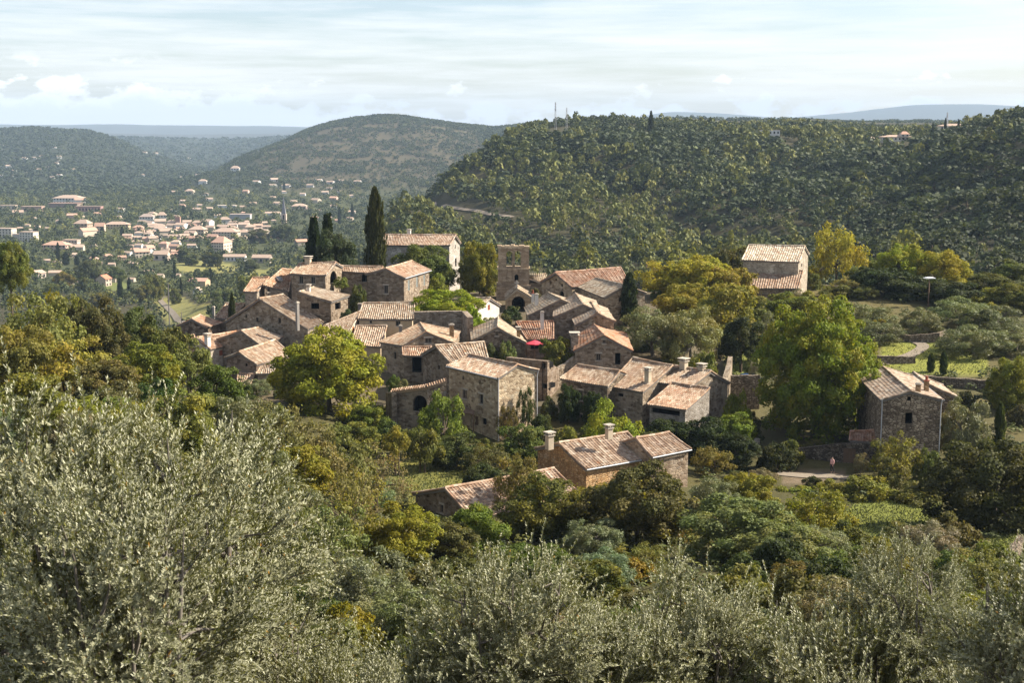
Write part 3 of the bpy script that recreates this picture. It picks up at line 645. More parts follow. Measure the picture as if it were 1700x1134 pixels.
house('long_back', 'long pale two storey house with tiled gable roof, behind the tallest cypress', 'pale_rubble', (1, 1, 1), (1.1, .9, .82, .3),
      [('g2', 755.8, 409.3, 3, 6, 'dark'), ('g2', 756.6, 435.7, 5, 14, 'dark'), ('g2', 760.5, 412, 2, 4, 'dark')], [('f', 679, 380, 391, 6, 'white', 3)], depth=2.5)
house('shutter', 'brown stone house with a bare dark gable and three tall shutters along its pale side', 'rubble', (.78, .72, .66), (1.05, .82, .7, .5),
      [('e', 678.8, 473.5, 4.2, 18, 'grey'), ('e', 692.3, 467.8, 3.8, 18, 'grey'), ('e', 704.5, 465, 3.4, 18, 'grey'), ('g1', 640.7, 480.4, 7, 14, 'glass')], depth=2.5, gutter=('e',))
house('link', 'low tiled wing joining the arched loggia house to the house with three tall shutters', 'rubble', (.9, .86, .8), (1, .85, .75, .4), [('e', 605, 462, 9, 12, 'dark')])
house('loggia', 'stone house with two square windows and a round arched loggia in its right gable', 'rubble', (.95, .88, .8), (1.02, .85, .72, .45),
      [('e', 500, 464.6, 7, 13, 'glass'), ('e', 519.6, 465.1, 7, 12, 'glass'), ('g2', 553.5, 460, 13, 21, 'arch')], [('f', 511.5, 425, 436.5, 9, 'cream', 1)], depth=2.0)
r_, ro_, L_ = house('skylight', 'steep orange tiled house with a skylight, left of the arched loggia house', 'rubble', (.8, .75, .7), (1.12, .85, .68, .75), [('e', 446.2, 481.2, 4, 7, 'glass')])
skylight(ro_, L_, 'skylight', 463.6, 463, 8, 4)
house('orange_end', 'smallest orange roofed house at the left end of the upper row', 'pale_rubble', (.9, .85, .78), (1.15, .86, .68, .6))
house('big_gable', 'large barn like house with a very wide gable pierced by three small windows', 'rubble', (.88, .84, .78), (1.0, .86, .74, .25),
      [('g1', 408.6, 524.7, 3.5, 6, 'dark'), ('g1', 427, 531, 4, 7, 'dark'), ('g1', 464, 532.4, 5, 9, 'dark')], [('e', 494.3, 500, 543, 5, 'grey_plaster', 3)])
house('porch_house', 'dark stone house with single slope roof and a deep shaded porch at its right', 'rubble', (.7, .63, .56), (1.0, .9, .8, .15),
      [('g1', 523, 508, 14, 10, 'dark'), ('e', 561, 508, 10, 12, 'dark')], [('e', 512.3, 472, 483, 6, 'white', 1)])
house('far_left', 'low dark stone outbuilding at the far left edge of the village', 'dark_rubble', (1.25, 1.15, 1.05), (1.12, .82, .66, .7))
house('far_left_back', 'tiled outbuilding behind the low dark one at the far left edge of the village', 'rubble', (.8, .76, .7), (1.05, .85, .72, .5), [], [('f', 354.7, 508, 524, 4, 'grey_plaster', 3)])
house('lichen_end', 'broad hipped end roof, orange with lichen, lowest house on the left flank', 'pale_rubble', (.9, .84, .74), (1.15, .85, .68, .95))
house('lichen_long', 'long house with an orange lichen covered roof, pale wall and two red shuttered windows', 'pale_rubble', (1, .95, .85), (1.15, .85, .68, 1.0),
      [('e', 367, 586, 4.5, 9, 'red'), ('e', 397.6, 580, 4.5, 6.5, 'red')], [('e', 345, 553, 573, 8, 'white', 1)])
house('lichen_grey', 'house with a plain greyish roof adjoining the long lichen covered one', 'rubble', (.8, .75, .7), (.92, .8, .7, .3))
house('dark_gable', 'house with a dark grey gable and rumpled two part roof behind the yellow maple', 'dark_rubble', (1.6, 1.5, 1.4), (1.02, .86, .74, .25), [('g1', 409, 606, 2.5, 4, 'dark')])
house('hidden_low', 'low house half hidden by the yellow maple in front of it', 'pale_rubble', (.9, .85, .78), (1.05, .9, .8, .15))
house('tiny_low', 'tiny shed with a pale wall below the house with the dark grey gable', 'white', (.95, .9, .82), (1.02, .82, .7, .3), name='garden_shed', cat='shed')
house('cream_upper', 'cream plastered house with evenly ribbed roof and two small windows', 'cream', (1, .95, .88), (1.0, .88, .78, .1),
      [('e', 615.7, 533.6, 4, 6, 'glass'), ('e', 660.9, 537, 8, 9, 'glass')], [('f', 597.4, 503, 513, 6, 'grey_plaster', 3)])
house('cream_lower', 'single slope ribbed roof leaning against the cream plastered house', 'cream', (.95, .88, .8), (1.08, .9, .78, .1), name='lean_to', cat='lean-to')
house('cream_side', 'sloping roofed house with a white right wall and one orange shuttered window', 'white', (1, .97, .9), (1.04, .9, .8, .15), [('g2', 586.4, 545, 5, 11, 'orange')])
house('central', 'four square house mid village with two slim chimneys and a grey gable', 'rubble', (.92, .84, .74), (1.0, .82, .66, .45),
      [('g1', 711.3, 565.5, 11, 9, 'glass'), ('f', 655.8, 590.5, 4.5, 12, 'dark')], [('f', 665, 539, 558, 5, 'grey_plaster', 3), ('e', 749.9, 537, 563, 7.5, 'ochre', 3)])
house('leanto_orange', 'small orange and cream striped roof over a grey doorway, at the centre of the village', 'rubble', (.8, .74, .66), (1.15, .82, .66, .5), [('e', 691.9, 606, 16, 26, 'dark')], name='lean_to', cat='lean-to', depth=2.4)
house('stripe_mid', 'house with strongly ribbed roof and dark gable, just behind the three floor stone house', 'rubble', (.72, .66, .6), (1.08, .92, .8, .05), [('g1', 728.5, 610, 4, 7, 'dark')], tile=.38)
house('main', 'tall three floor stone house with drainpipes, the largest building at the front of the village', 'rubble', (1.36, 1.25, 1.06), (1.2, 1.0, .88, .25),
      [('e', 769.2, 627.3, 2.6, 7, 'dark'), ('e', 796.7, 634, 2.6, 7, 'dark'), ('e', 771.5, 654.8, 8, 15, 'glass'), ('e', 798.8, 662.8, 7, 17, 'glass'), ('e', 791, 699, 6, 16, 'door'), ('e', 803.5, 700, 9, 12, 'dark'), ('e', 752, 690, 6, 14, 'dark')], (), .32, ('e',), pipes=('e2', 'f2'), depth=2.4)
house('dark_front', 'house with pale roof and dark front gable, behind the roofless ruin', 'dark_rubble', (1.15, 1.1, 1.0), (.95, .88, .76, .1), [('g1', 824.8, 553.8, 5, 8, 'glass')], [('e', 860.7, 542, 559, 7, 'ochre', 1)])
house('red_row', 'low row with a deep red ribbed roof behind the red parasol', 'rubble', (.8, .7, .64), (1.0, .62, .48, .7), [('e', 890, 574, 18, 12, 'dark')], [('e', 900, 516, 545, 5.5, 'white', 3)], tile=.36)
house('white_gable', 'small house with a clean pale gable and one slit window below the church', 'white', (.98, .95, .9), (1.0, .9, .82, .1), [('g2', 811.5, 510.5, 4, 9, 'red')])
house('red_barn', 'largest red tiled house, long roof right of the church tower with tiny gable holes', 'rubble', (1.2, 1.1, .94), (1.12, .76, .62, .55),
      [('g1', 914, 469.3, 3, 4, 'dark'), ('g1', 923.3, 464.2, 3, 4, 'dark'), ('g1', 933, 473.8, 3, 5, 'dark'), ('g1', 932.5, 488, 7, 10, 'arch')], tile=.36)
house('pale_hip', 'house with a broad pale grey roof in front of the red tiled long roof', 'rubble', (1.1, 1.0, .86), (.98, .92, .82, .0), [('g2', 1030, 497, 5, 7, 'dark')])
house('mid_a', 'grey roofed cottage beside the church porch with two pale chimneys', 'rubble', (.8, .76, .72), (.88, .82, .72, .05), [], [('e', 890.7, 487, 508, 6, 'white', 3), ('e', 884.5, 485, 503, 4.5, 'white', 2)])
house('mid_b', 'cottage with coarse ribbed roof and pale verge, left one of the stepped twin gables', 'rubble', (.75, .71, .66), (1.0, .88, .76, .1), tile=.42)
house('mid_c', 'cottage with coarse ribbed roof and stone gable, right one of the stepped twin gables', 'rubble', (.95, .88, .78), (.98, .86, .74, .1), [('e', 942.8, 541.5, 8, 13, 'dark')], tile=.42)
house('orange_gable', 'house with a bright rust orange slope, stone gable and a tall dark door', 'rubble', (.92, .84, .76), (1.1, .72, .52, 1.0),
      [('g2', 1025.6, 596, 9, 20, 'dark'), ('g2', 993.5, 593, 8, 12, 'glass'), ('g2', 1003, 567.4, 5.5, 6, 'glass')], [('e', 953.7, 551, 575, 13, 'rubble', 1)])
house('ivy_a', 'ivy covered house, the lower left half of the long mottled roof', 'dark_rubble', (1.3, 1.25, 1.1), (1.08, .88, .72, .3), [('e', 963, 656.3, 8, 17, 'glass'), ('e', 966, 697, 9, 18, 'glass')], depth=2.5)
house('ivy_b', 'house under the higher right half of the long mottled roof, with broad plastered chimney', 'rubble', (.95, .88, .8), (1.08, .88, .72, .3), [('e', 1030, 656, 9, 6, 'dark')], [('e', 1075.5, 609, 637, 9, 'cream', 1)], depth=2.5)
house('right_low', 'lean-to with reddish roof above a wide shaded opening, right of the ivy house', 'pale_rubble', (.72, .70, .68), (1.08, .82, .66, .4), [('e', 1104.7, 684, 44, 9, 'dark')], name='lean_to', cat='lean-to', depth=3)
house('right_up', 'narrow block with two capped chimneys and one dark window, right of the ivy house', 'rubble', (.85, .8, .74), (1.0, .85, .74, .4), [('e', 1138, 627, 13, 13, 'dark')], [('f', 1135, 594, 609, 11, 'cream', 1), ('f', 1165, 603, 614, 10, 'cream', 1)], depth=3)
house('barn_a', 'low ochre gabled barn with a crisp ribbed roof below the main houses', 'ochre', (1.4, 1.26, 1.1), (1.05, .84, .72, .05), [], [('f', 912.2, 716, 738, 11, 'cream', 1), ('f', 1011, 704, 721, 10, 'cream', 1)], .36, ('e',), depth=2)
house('barn_b', 'lower right extension of the ochre barn with stone wall and ribbed roof', 'rubble', (1.0, .9, .8), (1.05, .82, .70, .05), tile=.36, gutter=('e',), depth=2)
r_, ro_, L_ = house('barn_low', 'lowest barn with ribbed pinkish roof half hidden behind trees near the bottom', 'rubble', (.8, .72, .64), (1.1, .84, .72, .15), [('g1', 733, 845, 5, 14, 'glass')], tile=.36, depth=2)
house('right_house', 'tall plain stone house with a gable and square black window, alone on the right', 'drystone', (1.5, 1.35, 1.15), (.98, .86, .78, .05),
      [('g1', 1508.8, 694.7, 12, 19, 'dark'), ('g1', 1509.4, 662.4, 6.5, 7, 'dark')], [('e', 1524, 635, 650, 8, 'ochre', 3), ('e', 1537.6, 629, 648, 8, 'ochre', 2)], .34, ('e',), depth=2, pipes=('e1', 'f1'))
house('right_annex', 'pale roofed porch attached behind the lone tall house on the right', 'drystone', (1.2, 1.1, .95), (1.02, .92, .84, 0), [('e', 1590, 690, 26, 22, 'dark')], name='lean_to', cat='lean-to')
house('right_leanto', 'little red tiled lean-to at the foot of the lone tall house', 'drystone', (1.1, 1, .9), (1.05, .62, .48, .5), name='lean_to', cat='lean-to')
house('terrace_up', 'pale roofed house standing alone on the upper right terrace', 'pale_rubble', (.95, .9, .8), (1.4, 1.36, 1.26, 0), [('g2', 1331, 440, 4, 6, 'glass')], tile=.4)
house('terrace_low', 'reddish single slope roof at the foot of the upper right terrace house', 'rubble', (.9, .8, .7), (1.0, .78, .66, .3), tile=.42, name='lean_to', cat='lean-to')

# ------------------------------------------------------------------ church
def block(name, parent, L, px0, px1, pyt, pyb, Y, depth, mat, tint=(1, 1, 1), holes=()):
    """upright masonry block whose front spans the given photo columns at distance Y"""
    a, b = at(px0, pyt, Y), at(px1, pyt, Y); zt = a[2]; zb = at(px0, pyb, Y)[2]; w = b[0] - a[0]; mb = MB()
    O = Vector((a[0], Y, 0)) - L; U = Vector((1, 0, 0)); N = Vector((0, -1, 0)); ol = [(0, zb), (w, zb), (w, zt), (0, zt)]
    hs = []
    for (kind, cx, cy, wp, hp) in holes:
        c = at(cx, cy, Y); hs.append((arch if kind == 'arch' else rect)(c[0] - a[0], c[2], wp * Y / F, hp * Y / F))
    wall_with_holes(mb, O, U, ol, hs, N, reveal=depth)
    wall_with_holes(mb, O + Vector((0, depth, 0)), U, ol, hs, -N, reveal=.01)
    k = Vector((0, 0, 1)); P = lambda u, d, z: O + U * u + Vector((0, d, 0)) + k * z
    mb.poly([P(0, depth, zb), P(0, 0, zb), P(0, 0, zt), P(0, depth, zt)], [(0, zb), (depth, zb), (depth, zt), (0, zt)])
    mb.poly([P(w, 0, zb), P(w, depth, zb), P(w, depth, zt), P(w, 0, zt)], [(0, zb), (depth, zb), (depth, zt), (0, zt)])
    mb.poly([P(0, 0, zt), P(w, 0, zt), P(w, depth, zt), P(0, depth, zt)], [(0, 0), (w, 0), (w, depth), (0, depth)])
    o = mb.build(name, M[mat], parent); o.color = (*tint, 1); return o
YC = 236; cl = Vector((float(at(852, 490, YC)[0]), YC, H(0, YC))); church = empty('village_church', cl)
tag(church, 'old stone church with a square open belfry tower and an arched porch', 'church')
tw = block('tower', church, cl, 826.5, 878.5, 448, 474, YC, 4.2, 'ashlar', (1.25, 1.14, 1.0), [('arch', 857.4, 461, 6.5, 11)])
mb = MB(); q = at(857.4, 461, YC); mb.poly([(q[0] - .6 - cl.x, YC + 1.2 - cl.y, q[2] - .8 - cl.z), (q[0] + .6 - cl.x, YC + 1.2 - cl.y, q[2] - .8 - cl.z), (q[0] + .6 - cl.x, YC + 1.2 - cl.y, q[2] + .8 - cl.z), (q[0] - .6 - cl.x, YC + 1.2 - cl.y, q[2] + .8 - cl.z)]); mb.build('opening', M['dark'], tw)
block('belfry', church, cl, 827, 878.3, 413, 445.5, YC + .1, 1.6, 'ashlar', (1.28, 1.17, 1.03), [('arch', 845.6, 430, 10, 27), ('arch', 859.6, 430, 9.8, 27)])
block('cornice', church, cl, 825.6, 879.4, 445.5, 448, YC - .18, 4.6, 'ashlar', (1.7, 1.58, 1.4))
block('plinth', church, cl, 824, 881, 474, 520, YC - .35, 5.2, 'ashlar', (1.15, 1.06, .95))
block('coping', church, cl, 826.2, 879, 409.2, 413, YC - .05, 2.0, 'ashlar', (1.5, 1.4, 1.22))
mb = MB()
for px_, w_, h_ in ((829, .7, .28), (834, .5, .16), (842, .8, .22), (851, .6, .34), (856, .7, .18), (866, .9, .26), (875, .6, .14)):
    q = at(px_, 409.2, YC + 1); mb.box((q[0] - cl.x, YC + .95 - cl.y, q[2] - cl.z), w_, 1.3, h_, random.uniform(-.1, .1))
o = mb.build('top_stones', M['ashlar'], church); o.color = (1.4, 1.3, 1.15, 1)
mb = MB(); A = V3(at(827, 407, YC + 1.9)); B = V3(at(877.5, 406.3, YC + 1.9)); C = V3(at(879.5, 413, YC - .25)); D = V3(at(825.5, 413.3, YC - .25))

for (px, py, wp) in ((833.5, 434, 1.6), (836.5, 434.5, 1.4), (869, 434, 1.6)): pass
# nave walls and roofs right of the tower
block('nave_wall', church, cl, 879.5, 902, 470, 508, YC + .6, 7, 'ashlar', (.95, .9, .82))
mb = MB(); slope_mesh(mb, V3(at(876, 454, YC + 7)), V3(at(908, 453.5, YC + 8)), V3(at(901, 470, YC + .3)), V3(at(879, 461, YC + .3)), .4, .02, 21, cl)
o = mb.build('nave_roof', [M['tiles'], M['mortar']], church); o.color = (.98, .9, .8, .1)
# porch with its arch
R1, R2, e1, e2, f1, f2 = (V3(p) for p in HQ['porch_church']); mb = MB()
slope_mesh(mb, R1, R2, e2, e1, .4, .02, 31, cl); slope_mesh(mb, R2, R1, f1, f2, .4, .02, 33, cl); o = mb.build('porch_roof', [M['tiles'], M['mortar']], church); o.color = (.85, .8, .72, 0)
mb = MB(); dn = Vector((0, 0, -.15)); a, b, c = f1 + dn + Vector((.1, .12, 0)), R1 + dn + Vector((0, .12, 0)), e1 + dn + Vector((-.1, .12, 0)); O = Vector((a.x, a.y, 0)) - cl; zb = at(850, 530, 224)[2]; w = c.x - a.x
ce = at(860.5, 507, a.y); hole = arch(ce[0] - a.x, ce[2], 22 * a.y / F, 30 * a.y / F, 12)
wall_with_holes(mb, O, Vector((1, 0, 0)), [(0, zb), (w, zb), (w, c.z), (b.x - a.x, b.z), (0, a.z)], [hole], Vector((0, -1, 0)), reveal=.7)
for xx, zt in ((0, a.z), (w, c.z)):
    mb.poly([O + Vector((xx, 0, zb)), O + Vector((xx, 6, zb)), O + Vector((xx, 6, zt)), O + Vector((xx, 0, zt))], [(0, zb), (6, zb), (6, zt), (0, zt)])
o = mb.build('porch_wall', M['ashlar'], church); o.color = (1.45, 1.3, 1.08, 1)
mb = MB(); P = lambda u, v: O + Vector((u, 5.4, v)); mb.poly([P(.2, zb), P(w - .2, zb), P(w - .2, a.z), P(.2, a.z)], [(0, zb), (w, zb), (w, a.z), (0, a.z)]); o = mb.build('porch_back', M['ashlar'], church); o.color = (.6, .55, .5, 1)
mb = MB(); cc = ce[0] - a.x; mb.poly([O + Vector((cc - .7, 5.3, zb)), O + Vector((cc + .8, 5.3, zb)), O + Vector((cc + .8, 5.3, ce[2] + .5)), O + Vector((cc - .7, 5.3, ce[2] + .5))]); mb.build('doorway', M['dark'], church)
mb = MB(); q = R1 - cl; mb.box((q.x, q.y + .1, q.z + .05), .22, .22, .75); mb.box((q.x, q.y + .1, q.z + .8), .75, .2, .2); mb.box((q.x, q.y + .1, q.z + 1.0), .22, .2, .3); mb.build('stone_cross', M['mortar'], church)

# ------------------------------------------------------------------ walls, ruin, yard
def stone_wall(label, pts, base, th=.5, mat='drystone', tint=(1, 1, 1), name='stone_wall', cat='wall', holes=(), rough=.0, cap=None, group=None):
    """free standing masonry wall through (px, py of its top, Y); base = photo row of its foot, or None for the ground"""
    P = [V3(at(*p)) for p in pts]; L = P[0].copy(); L.z = H(L.x, L.y); root = MB(); fills = []
    S = [P[0]]
    for i in range(len(P) - 1):
        n = max(1, int((P[i + 1] - P[i]).length / .8)) if rough else 1
        for k in range(1, n + 1): S.append(P[i].lerp(P[i + 1], k / n) + Vector((0, 0, rough * random.uniform(-1, .6) if k < n else 0)))
    run = 0
    for i in range(len(S) - 1):
        a, b = S[i], S[i + 1]; U = Vector((b.x - a.x, b.y - a.y, 0)); ln = U.length; U.normalize(); N = Vector((U.y, -U.x, 0))
        if N.y > 0: N = -N
        zb0 = (at(850, base, a.y)[2] if base else H(a.x, a.y)) - .6; zb1 = (at(850, base, b.y)[2] if base else H(b.x, b.y)) - .6
        O = Vector((a.x, a.y, 0)) - L; hs = []
        for (px, py, wp, hp, kind) in holes:
            d = Vector(ray(px, py)); p = d * (a.dot(N) / d.dot(N)); u = (p - Vector((a.x, a.y, 0))).dot(U); w, h = wp * p.y / F / max(.4, abs(U.x)), hp * p.y / F
            if w / 2 < u < ln - w / 2: hs.append((arch if kind == 'arch' else rect)(u, p.z, w, h)); fills.append((Vector((a.x, a.y, 0)), U, N, u, p.z, w, h, kind))
        OZ = O.copy()
        wall_with_holes(root, OZ, U, [(0, zb0), (ln, zb1), (ln, b.z), (0, a.z)], hs, N, reveal=th)
        for q in range(len(root.uv)): pass
        B0 = lambda u, z, d: O + U * u + Vector((0, 0, z)) - N * d
        root.poly([B0(0, a.z, 0), B0(ln, b.z, 0), B0(ln, b.z, th), B0(0, a.z, th)], [(run, 0), (run + ln, 0), (run + ln, th), (run, th)])
        if not hs: root.poly([B0(ln, zb1, th), B0(0, zb0, th), B0(0, a.z, th), B0(ln, b.z, th)], [(run + ln, zb1), (run, zb0), (run, a.z), (run + ln, b.z)])
        if i == 0: root.poly([B0(0, zb0, th), B0(0, zb0, 0), B0(0, a.z, 0), B0(0, a.z, th)], [(0, zb0), (th, zb0), (th, a.z), (0, a.z)])
        if i == len(S) - 2: root.poly([B0(ln, zb1, 0), B0(ln, zb1, th), B0(ln, b.z, th), B0(ln, b.z, 0)], [(0, zb1), (th, zb1), (th, b.z), (0, b.z)])
        run += ln
    if fills or cap:
        r = empty(name, L); tag(r, label, cat, group); o = root.build('masonry', M[mat], r); o.color = (*tint, 1)
        for f_ in fills: fill_window(r, L, *f_)
        if cap:
            mb = MB()
            for i in range(len(P) - 1):
                a, b = P[i], P[i + 1]; N = Vector((b.y - a.y, a.x - b.x, 0)).normalized(); N = N if N.y < 0 else -N; m_ = -N * th / 2
                top = Vector((0, 0, .32)); slope_mesh(mb, a + m_ + top, b + m_ + top, b + N * .25 + Vector((0, 0, .05)), a + N * .25 + Vector((0, 0, .05)), .3, .01, i + 40, L)
                slope_mesh(mb, b + m_ + top, a + m_ + top, a - N * (th + .2) + Vector((0, 0, .05)), b - N * (th + .2) + Vector((0, 0, .05)), .3, .01, i + 44, L)
            o = mb.build('coping', [M['tiles'], M['mortar']], r); o.color = cap
        return r
    o = root.build(name, M[mat]); o.location = L; o.color = (*tint, 1); tag(o, label, cat, group); return o
stone_wall('long rubble wall block with a level top below the bright green vine', [(687, 518, 197), (766.5, 516.5, 197.5), (776, 527, 192)], 575, .8, 'rubble', (.9, .84, .78))
stone_wall('tile topped yard wall with a wide dark arch, left of the main tall stone house', [(650, 651, 162), (709, 643, 160.5), (741, 632, 161)], 715, .6, 'rubble', (.85, .78, .7), 'yard_wall', holes=[(697, 670, 24, 28, 'arch')], cap=(1.05, .85, .72, .2))
stone_wall('tall shaded end wall left of the tile topped yard wall', [(640, 652, 167), (650, 652, 161)], 715, .6, 'rubble', (.7, .65, .6))
ru = stone_wall('roofless ruined house wall with two empty windows, right of the three floor stone house', [(840, 593, 178), (876, 597, 175), (909, 600, 173), (928, 612, 178)], 690, .7, 'rubble', (.72, .64, .58), 'ruined_house', 'ruin', [(902.2, 607.5, 7, 9, 'dark'), (904, 641, 9, 8, 'dark')], rough=0)
stone_wall('ruined garden wall sloping down in front of the rust orange house', [(925, 612, 178), (955, 592, 180), (972, 588, 181)], 640, .5, 'rubble', (.8, .74, .66), rough=.2)
stone_wall('crooked pale wall end beside the olive trees, above the capped chimneys', [(1216, 592, 188), (1213, 608, 182), (1206, 632, 174)], None, .6, 'rubble', (.9, .85, .78), rough=.2)
stone_wall('low pale wall across the shaded yard with the parked car', [(1214, 624, 178), (1262, 623, 178)], None, .5, 'drystone', (1.3, 1.2, 1.05), rough=.08)
stone_wall('tall retaining wall under the planted upper terrace', [(1371, 474, 250), (1432, 476, 249), (1445, 500, 243)], 512, .8, 'drystone', (.9, .82, .72), rough=.1)
stone_wall('retaining wall with a wooden door behind the strolling person', [(1325, 745, 155), (1395, 737, 153), (1432, 737, 152.6), (1466, 742, 152)], 792, .6, 'drystone', (.75, .7, .62), 'retaining_wall', 'wall', [(1410.3, 757, 20, 25, 'door')])
stone_wall('long drystone terrace wall behind the two small cypresses', [(1512, 622, 190), (1570, 627, 188.5), (1640, 632, 187), (1665, 638, 185)], None, .6, 'drystone', (1.0, .92, .8), rough=.12)
stone_wall('short drystone terrace wall under the leaning olive tree', [(1458, 591, 200), (1520, 592, 200.5)], 606, .5, 'drystone', (1.15, 1.05, .92), rough=.1)
stone_wall('curved drystone wall behind the leaning olive tree by the path', [(1480, 553, 215), (1510, 557, 213.5), (1560, 553, 213), (1575, 548, 215)], 568, .5, 'drystone', (1.1, 1.0, .88), rough=.12)
stone_wall('sloping drystone wall at the right edge near the bottom', [(1640, 985, 84), (1668, 935, 92), (1705, 890, 102)], None, .6, 'drystone', (1.1, 1.0, .85), rough=.15)
stone_wall('crumbling drystone wall below the person, above the small lawn', [(1360, 820, 141), (1400, 812, 140), (1445, 822, 138)], 862, .6, 'drystone', (1.15, 1.05, .95), rough=.25)
stone_wall('mossy drystone wall in shade at the foot of the right lawn', [(1400, 905, 122), (1500, 893, 119), (1560, 870, 122)], None, .6, 'drystone', (.8, .75, .65), rough=.2)
stone_wall('pale rubble wall leaning beside the shaded yard steps', [(1222, 770, 153), (1250, 745, 156), (1262, 728, 160)], 790, .6, 'pale_rubble', (.75, .72, .68), rough=.25)
stone_wall('long shaded retaining wall between the barn and the giant golden tree', [(1142, 775, 150), (1215, 770, 152)], 800, .6, 'drystone', (.8, .74, .66), rough=.15)
# wooden awning of the main house
aw = empty('wooden_awning', at(770, 690, 161)); tag(aw, 'dark wooden awning on posts against the front of the main stone house', 'awning'); L = aw.location.copy(); mb = MB()
a, b, c, d = (V3(at(*q)) - L for q in ((760, 671, 163.4), (788, 682, 160.2), (786, 688, 158.6), (752, 683, 161.5)))
t_ = Vector((0, 0, -.1)); mb.poly([a, b, c, d]); mb.poly([d + t_, c + t_, b + t_, a + t_])
for p, q in ((a, b), (b, c), (c, d), (d, a)): mb.poly([p, p + t_, q + t_, q])
mb.build('canopy', M['wood'], aw)
for p in (c, d): mb = MB(); mb.tube([p + t_, Vector((p.x, p.y, p.z - 2.4))], .08, 6); mb.build('post', M['wood'], aw)
# ------------------------------------------------------------------ vegetation
def unit(a): return a / (np.linalg.norm(a, axis=-1, keepdims=True) + 1e-9)
def leaf_quads(P, N, T, Ln, Wd, fold=.12):
    T = unit(T); S = unit(np.cross(N, T)); N2 = np.cross(T, S); Ln = Ln[:, None]; Wd = Wd[:, None]
    m = P + T * Ln * .45 + N2 * Ln * fold
    return np.stack([P, m + S * Wd * .5, P + T * Ln, m - S * Wd * .5], 1)
def lobed(rng, n, lobes, lr=(.26, .46), spread=(.42, .78), zsq=1.0, zlow=-.55, shell=.5, gap=.22):
    """points of n leaves on a cluster of leaf clumps filling a unit ball; returns points, outward directions, clump ids"""
    C = []; tries = 0
    while len(C) < lobes and tries < 12000:
        tries += 1; d = unit(rng.normal(size=3)); 
        if d[2] < zlow: continue
        c = d * rng.uniform(*spread); c[2] *= zsq
        if all(np.linalg.norm(c - q) > gap for q in C) or tries > 3000: C.append(c)
    C = np.array(C); rad = rng.uniform(lr[0], lr[1], len(C)); w = rad ** 2; w /= w.sum()
    k = rng.choice(len(C), n, p=w); d = unit(rng.normal(size=(n, 3)) + np.array([0, 0, .35]) + unit(C[k]) * .75)
    d = unit(d * (1 + .35 * np.sin(C[k] * 9)));  r = rad[k] * (shell + (1 - shell) * rng.random(n) ** .6); r = r * (1 + .25 * rng.standard_normal(n) * (rng.random(n) < .2))
    P = C[k] + d * r[:, None] * np.array([1, 1, .85])
    return P, d, k, C
def make_crown(name, seed, n, leaf, lobes, mat='leaf', z0=.14, z1=1.0, ratio=.62, egg=0, **kw):
    rng = np.random.default_rng(seed); P, d, k, C = lobed(rng, n, lobes, **kw)
    lim = np.abs(P[:, 2]).max(); c = (z0 + z1) / 2; s = (z1 - z0) / 2
    up = rng.normal(size=(n, 3)); N = unit(d * 1.0 + up * .55); T = unit(np.cross(N, rng.normal(size=(n, 3))) + np.array([0, 0, -.25]))
    L = leaf * rng.uniform(.65, 1.35, n); Q = leaf_quads(P, N, T, L, L * ratio)
    lo, hi = np.percentile(Q[..., 2], .5), Q[..., 2].max(); Q[..., 2] = z0 + (Q[..., 2] - lo) / (hi - lo) * (z1 - z0)
    if egg: fz = 1 - egg * ((Q[..., 2:3] - z0) / (z1 - z0) - .35); Q[..., :2] *= fz
    rx = np.percentile(np.abs(Q[..., :2]), 98.5); Q[..., :2] /= rx
    cv = rng.random(lobes)
    me = quads_mesh(name, Q, [M[mat]], {'var': rng.random(n), 'clump': np.clip(cv[k % lobes] + rng.normal(size=n) * .05, 0, 1)})
    Cc = C.copy(); Cc[:, :2] /= rx; Cc[:, 2] = z0 + (Cc[:, 2] - lo) / (hi - lo) * (z1 - z0)
    return me, Cc
def make_trunk(name, seed, C, mat='bark', r0=.055, fork=.22, stems=1):
    rng = np.random.default_rng(seed + 99); mb = MB()
    for s in range(stems):
        ox, oy = (0, 0) if stems == 1 else tuple(rng.uniform(-.2, .2, 2)); bend = rng.uniform(-.08, .08, 2)
        top = (ox + bend[0], oy + bend[1], fork + .08)
        mb.tube([(ox, oy, -.9), (ox, oy, 0), (ox + bend[0] * .5, oy + bend[1] * .5, fork * .6), top], [r0 * 1.25, r0 * 1.1, r0 * .85, r0 * .75], 7)
        for i in rng.permutation(len(C))[:7 if stems == 1 else 3]:
            c = C[i]; m = (np.array(top) * .5 + c * .5) + np.array([*(rng.uniform(-.06, .06, 2)), .03])
            mb.tube([top, tuple(m), tuple(c * .97 + np.array([0, 0, .02]))], [r0 * .6, r0 * .36, r0 * .12], 5)
            e = c + rng.normal(size=3) * np.array([.22, .22, .1]); mb.tube([tuple(m), tuple(e)], [r0 * .28, r0 * .07], 4)
    return mb.mesh(name, M[mat])
ARCH = {}
def arche(kind, variants):
    ARCH[kind] = variants
def mk(kind, nvar, seed0, n, leaf, lobes, trunk=True, mat='leaf', bark='bark', fork=.22, r0=.055, stems=1, **kw):
    out = []
    for v in range(nvar):
        cm, C = make_crown('crown_' + kind, seed0 + v, n, leaf, lobes, mat, **kw); out.append((cm, make_trunk('trunk_' + kind, seed0 + v, C, bark, r0, fork, stems) if trunk else None))
    ARCH[kind] = out
mk('giant', 1, 11, 85000, .036, 420, z0=-.02, egg=.22, lr=(.08, .145), spread=(.35, .9), zlow=-.95, gap=.075, fork=.2, r0=.06)
mk('large', 4, 21, 28000, .058, 130, z0=.0, egg=.22, lr=(.11, .23), spread=(.35, .92), zlow=-.9, gap=.13, fork=.22, r0=.05)
mk('medium', 5, 31, 13000, .08, 64, z0=.0, lr=(.14, .28), spread=(.35, .9), zlow=-.85, gap=.17)
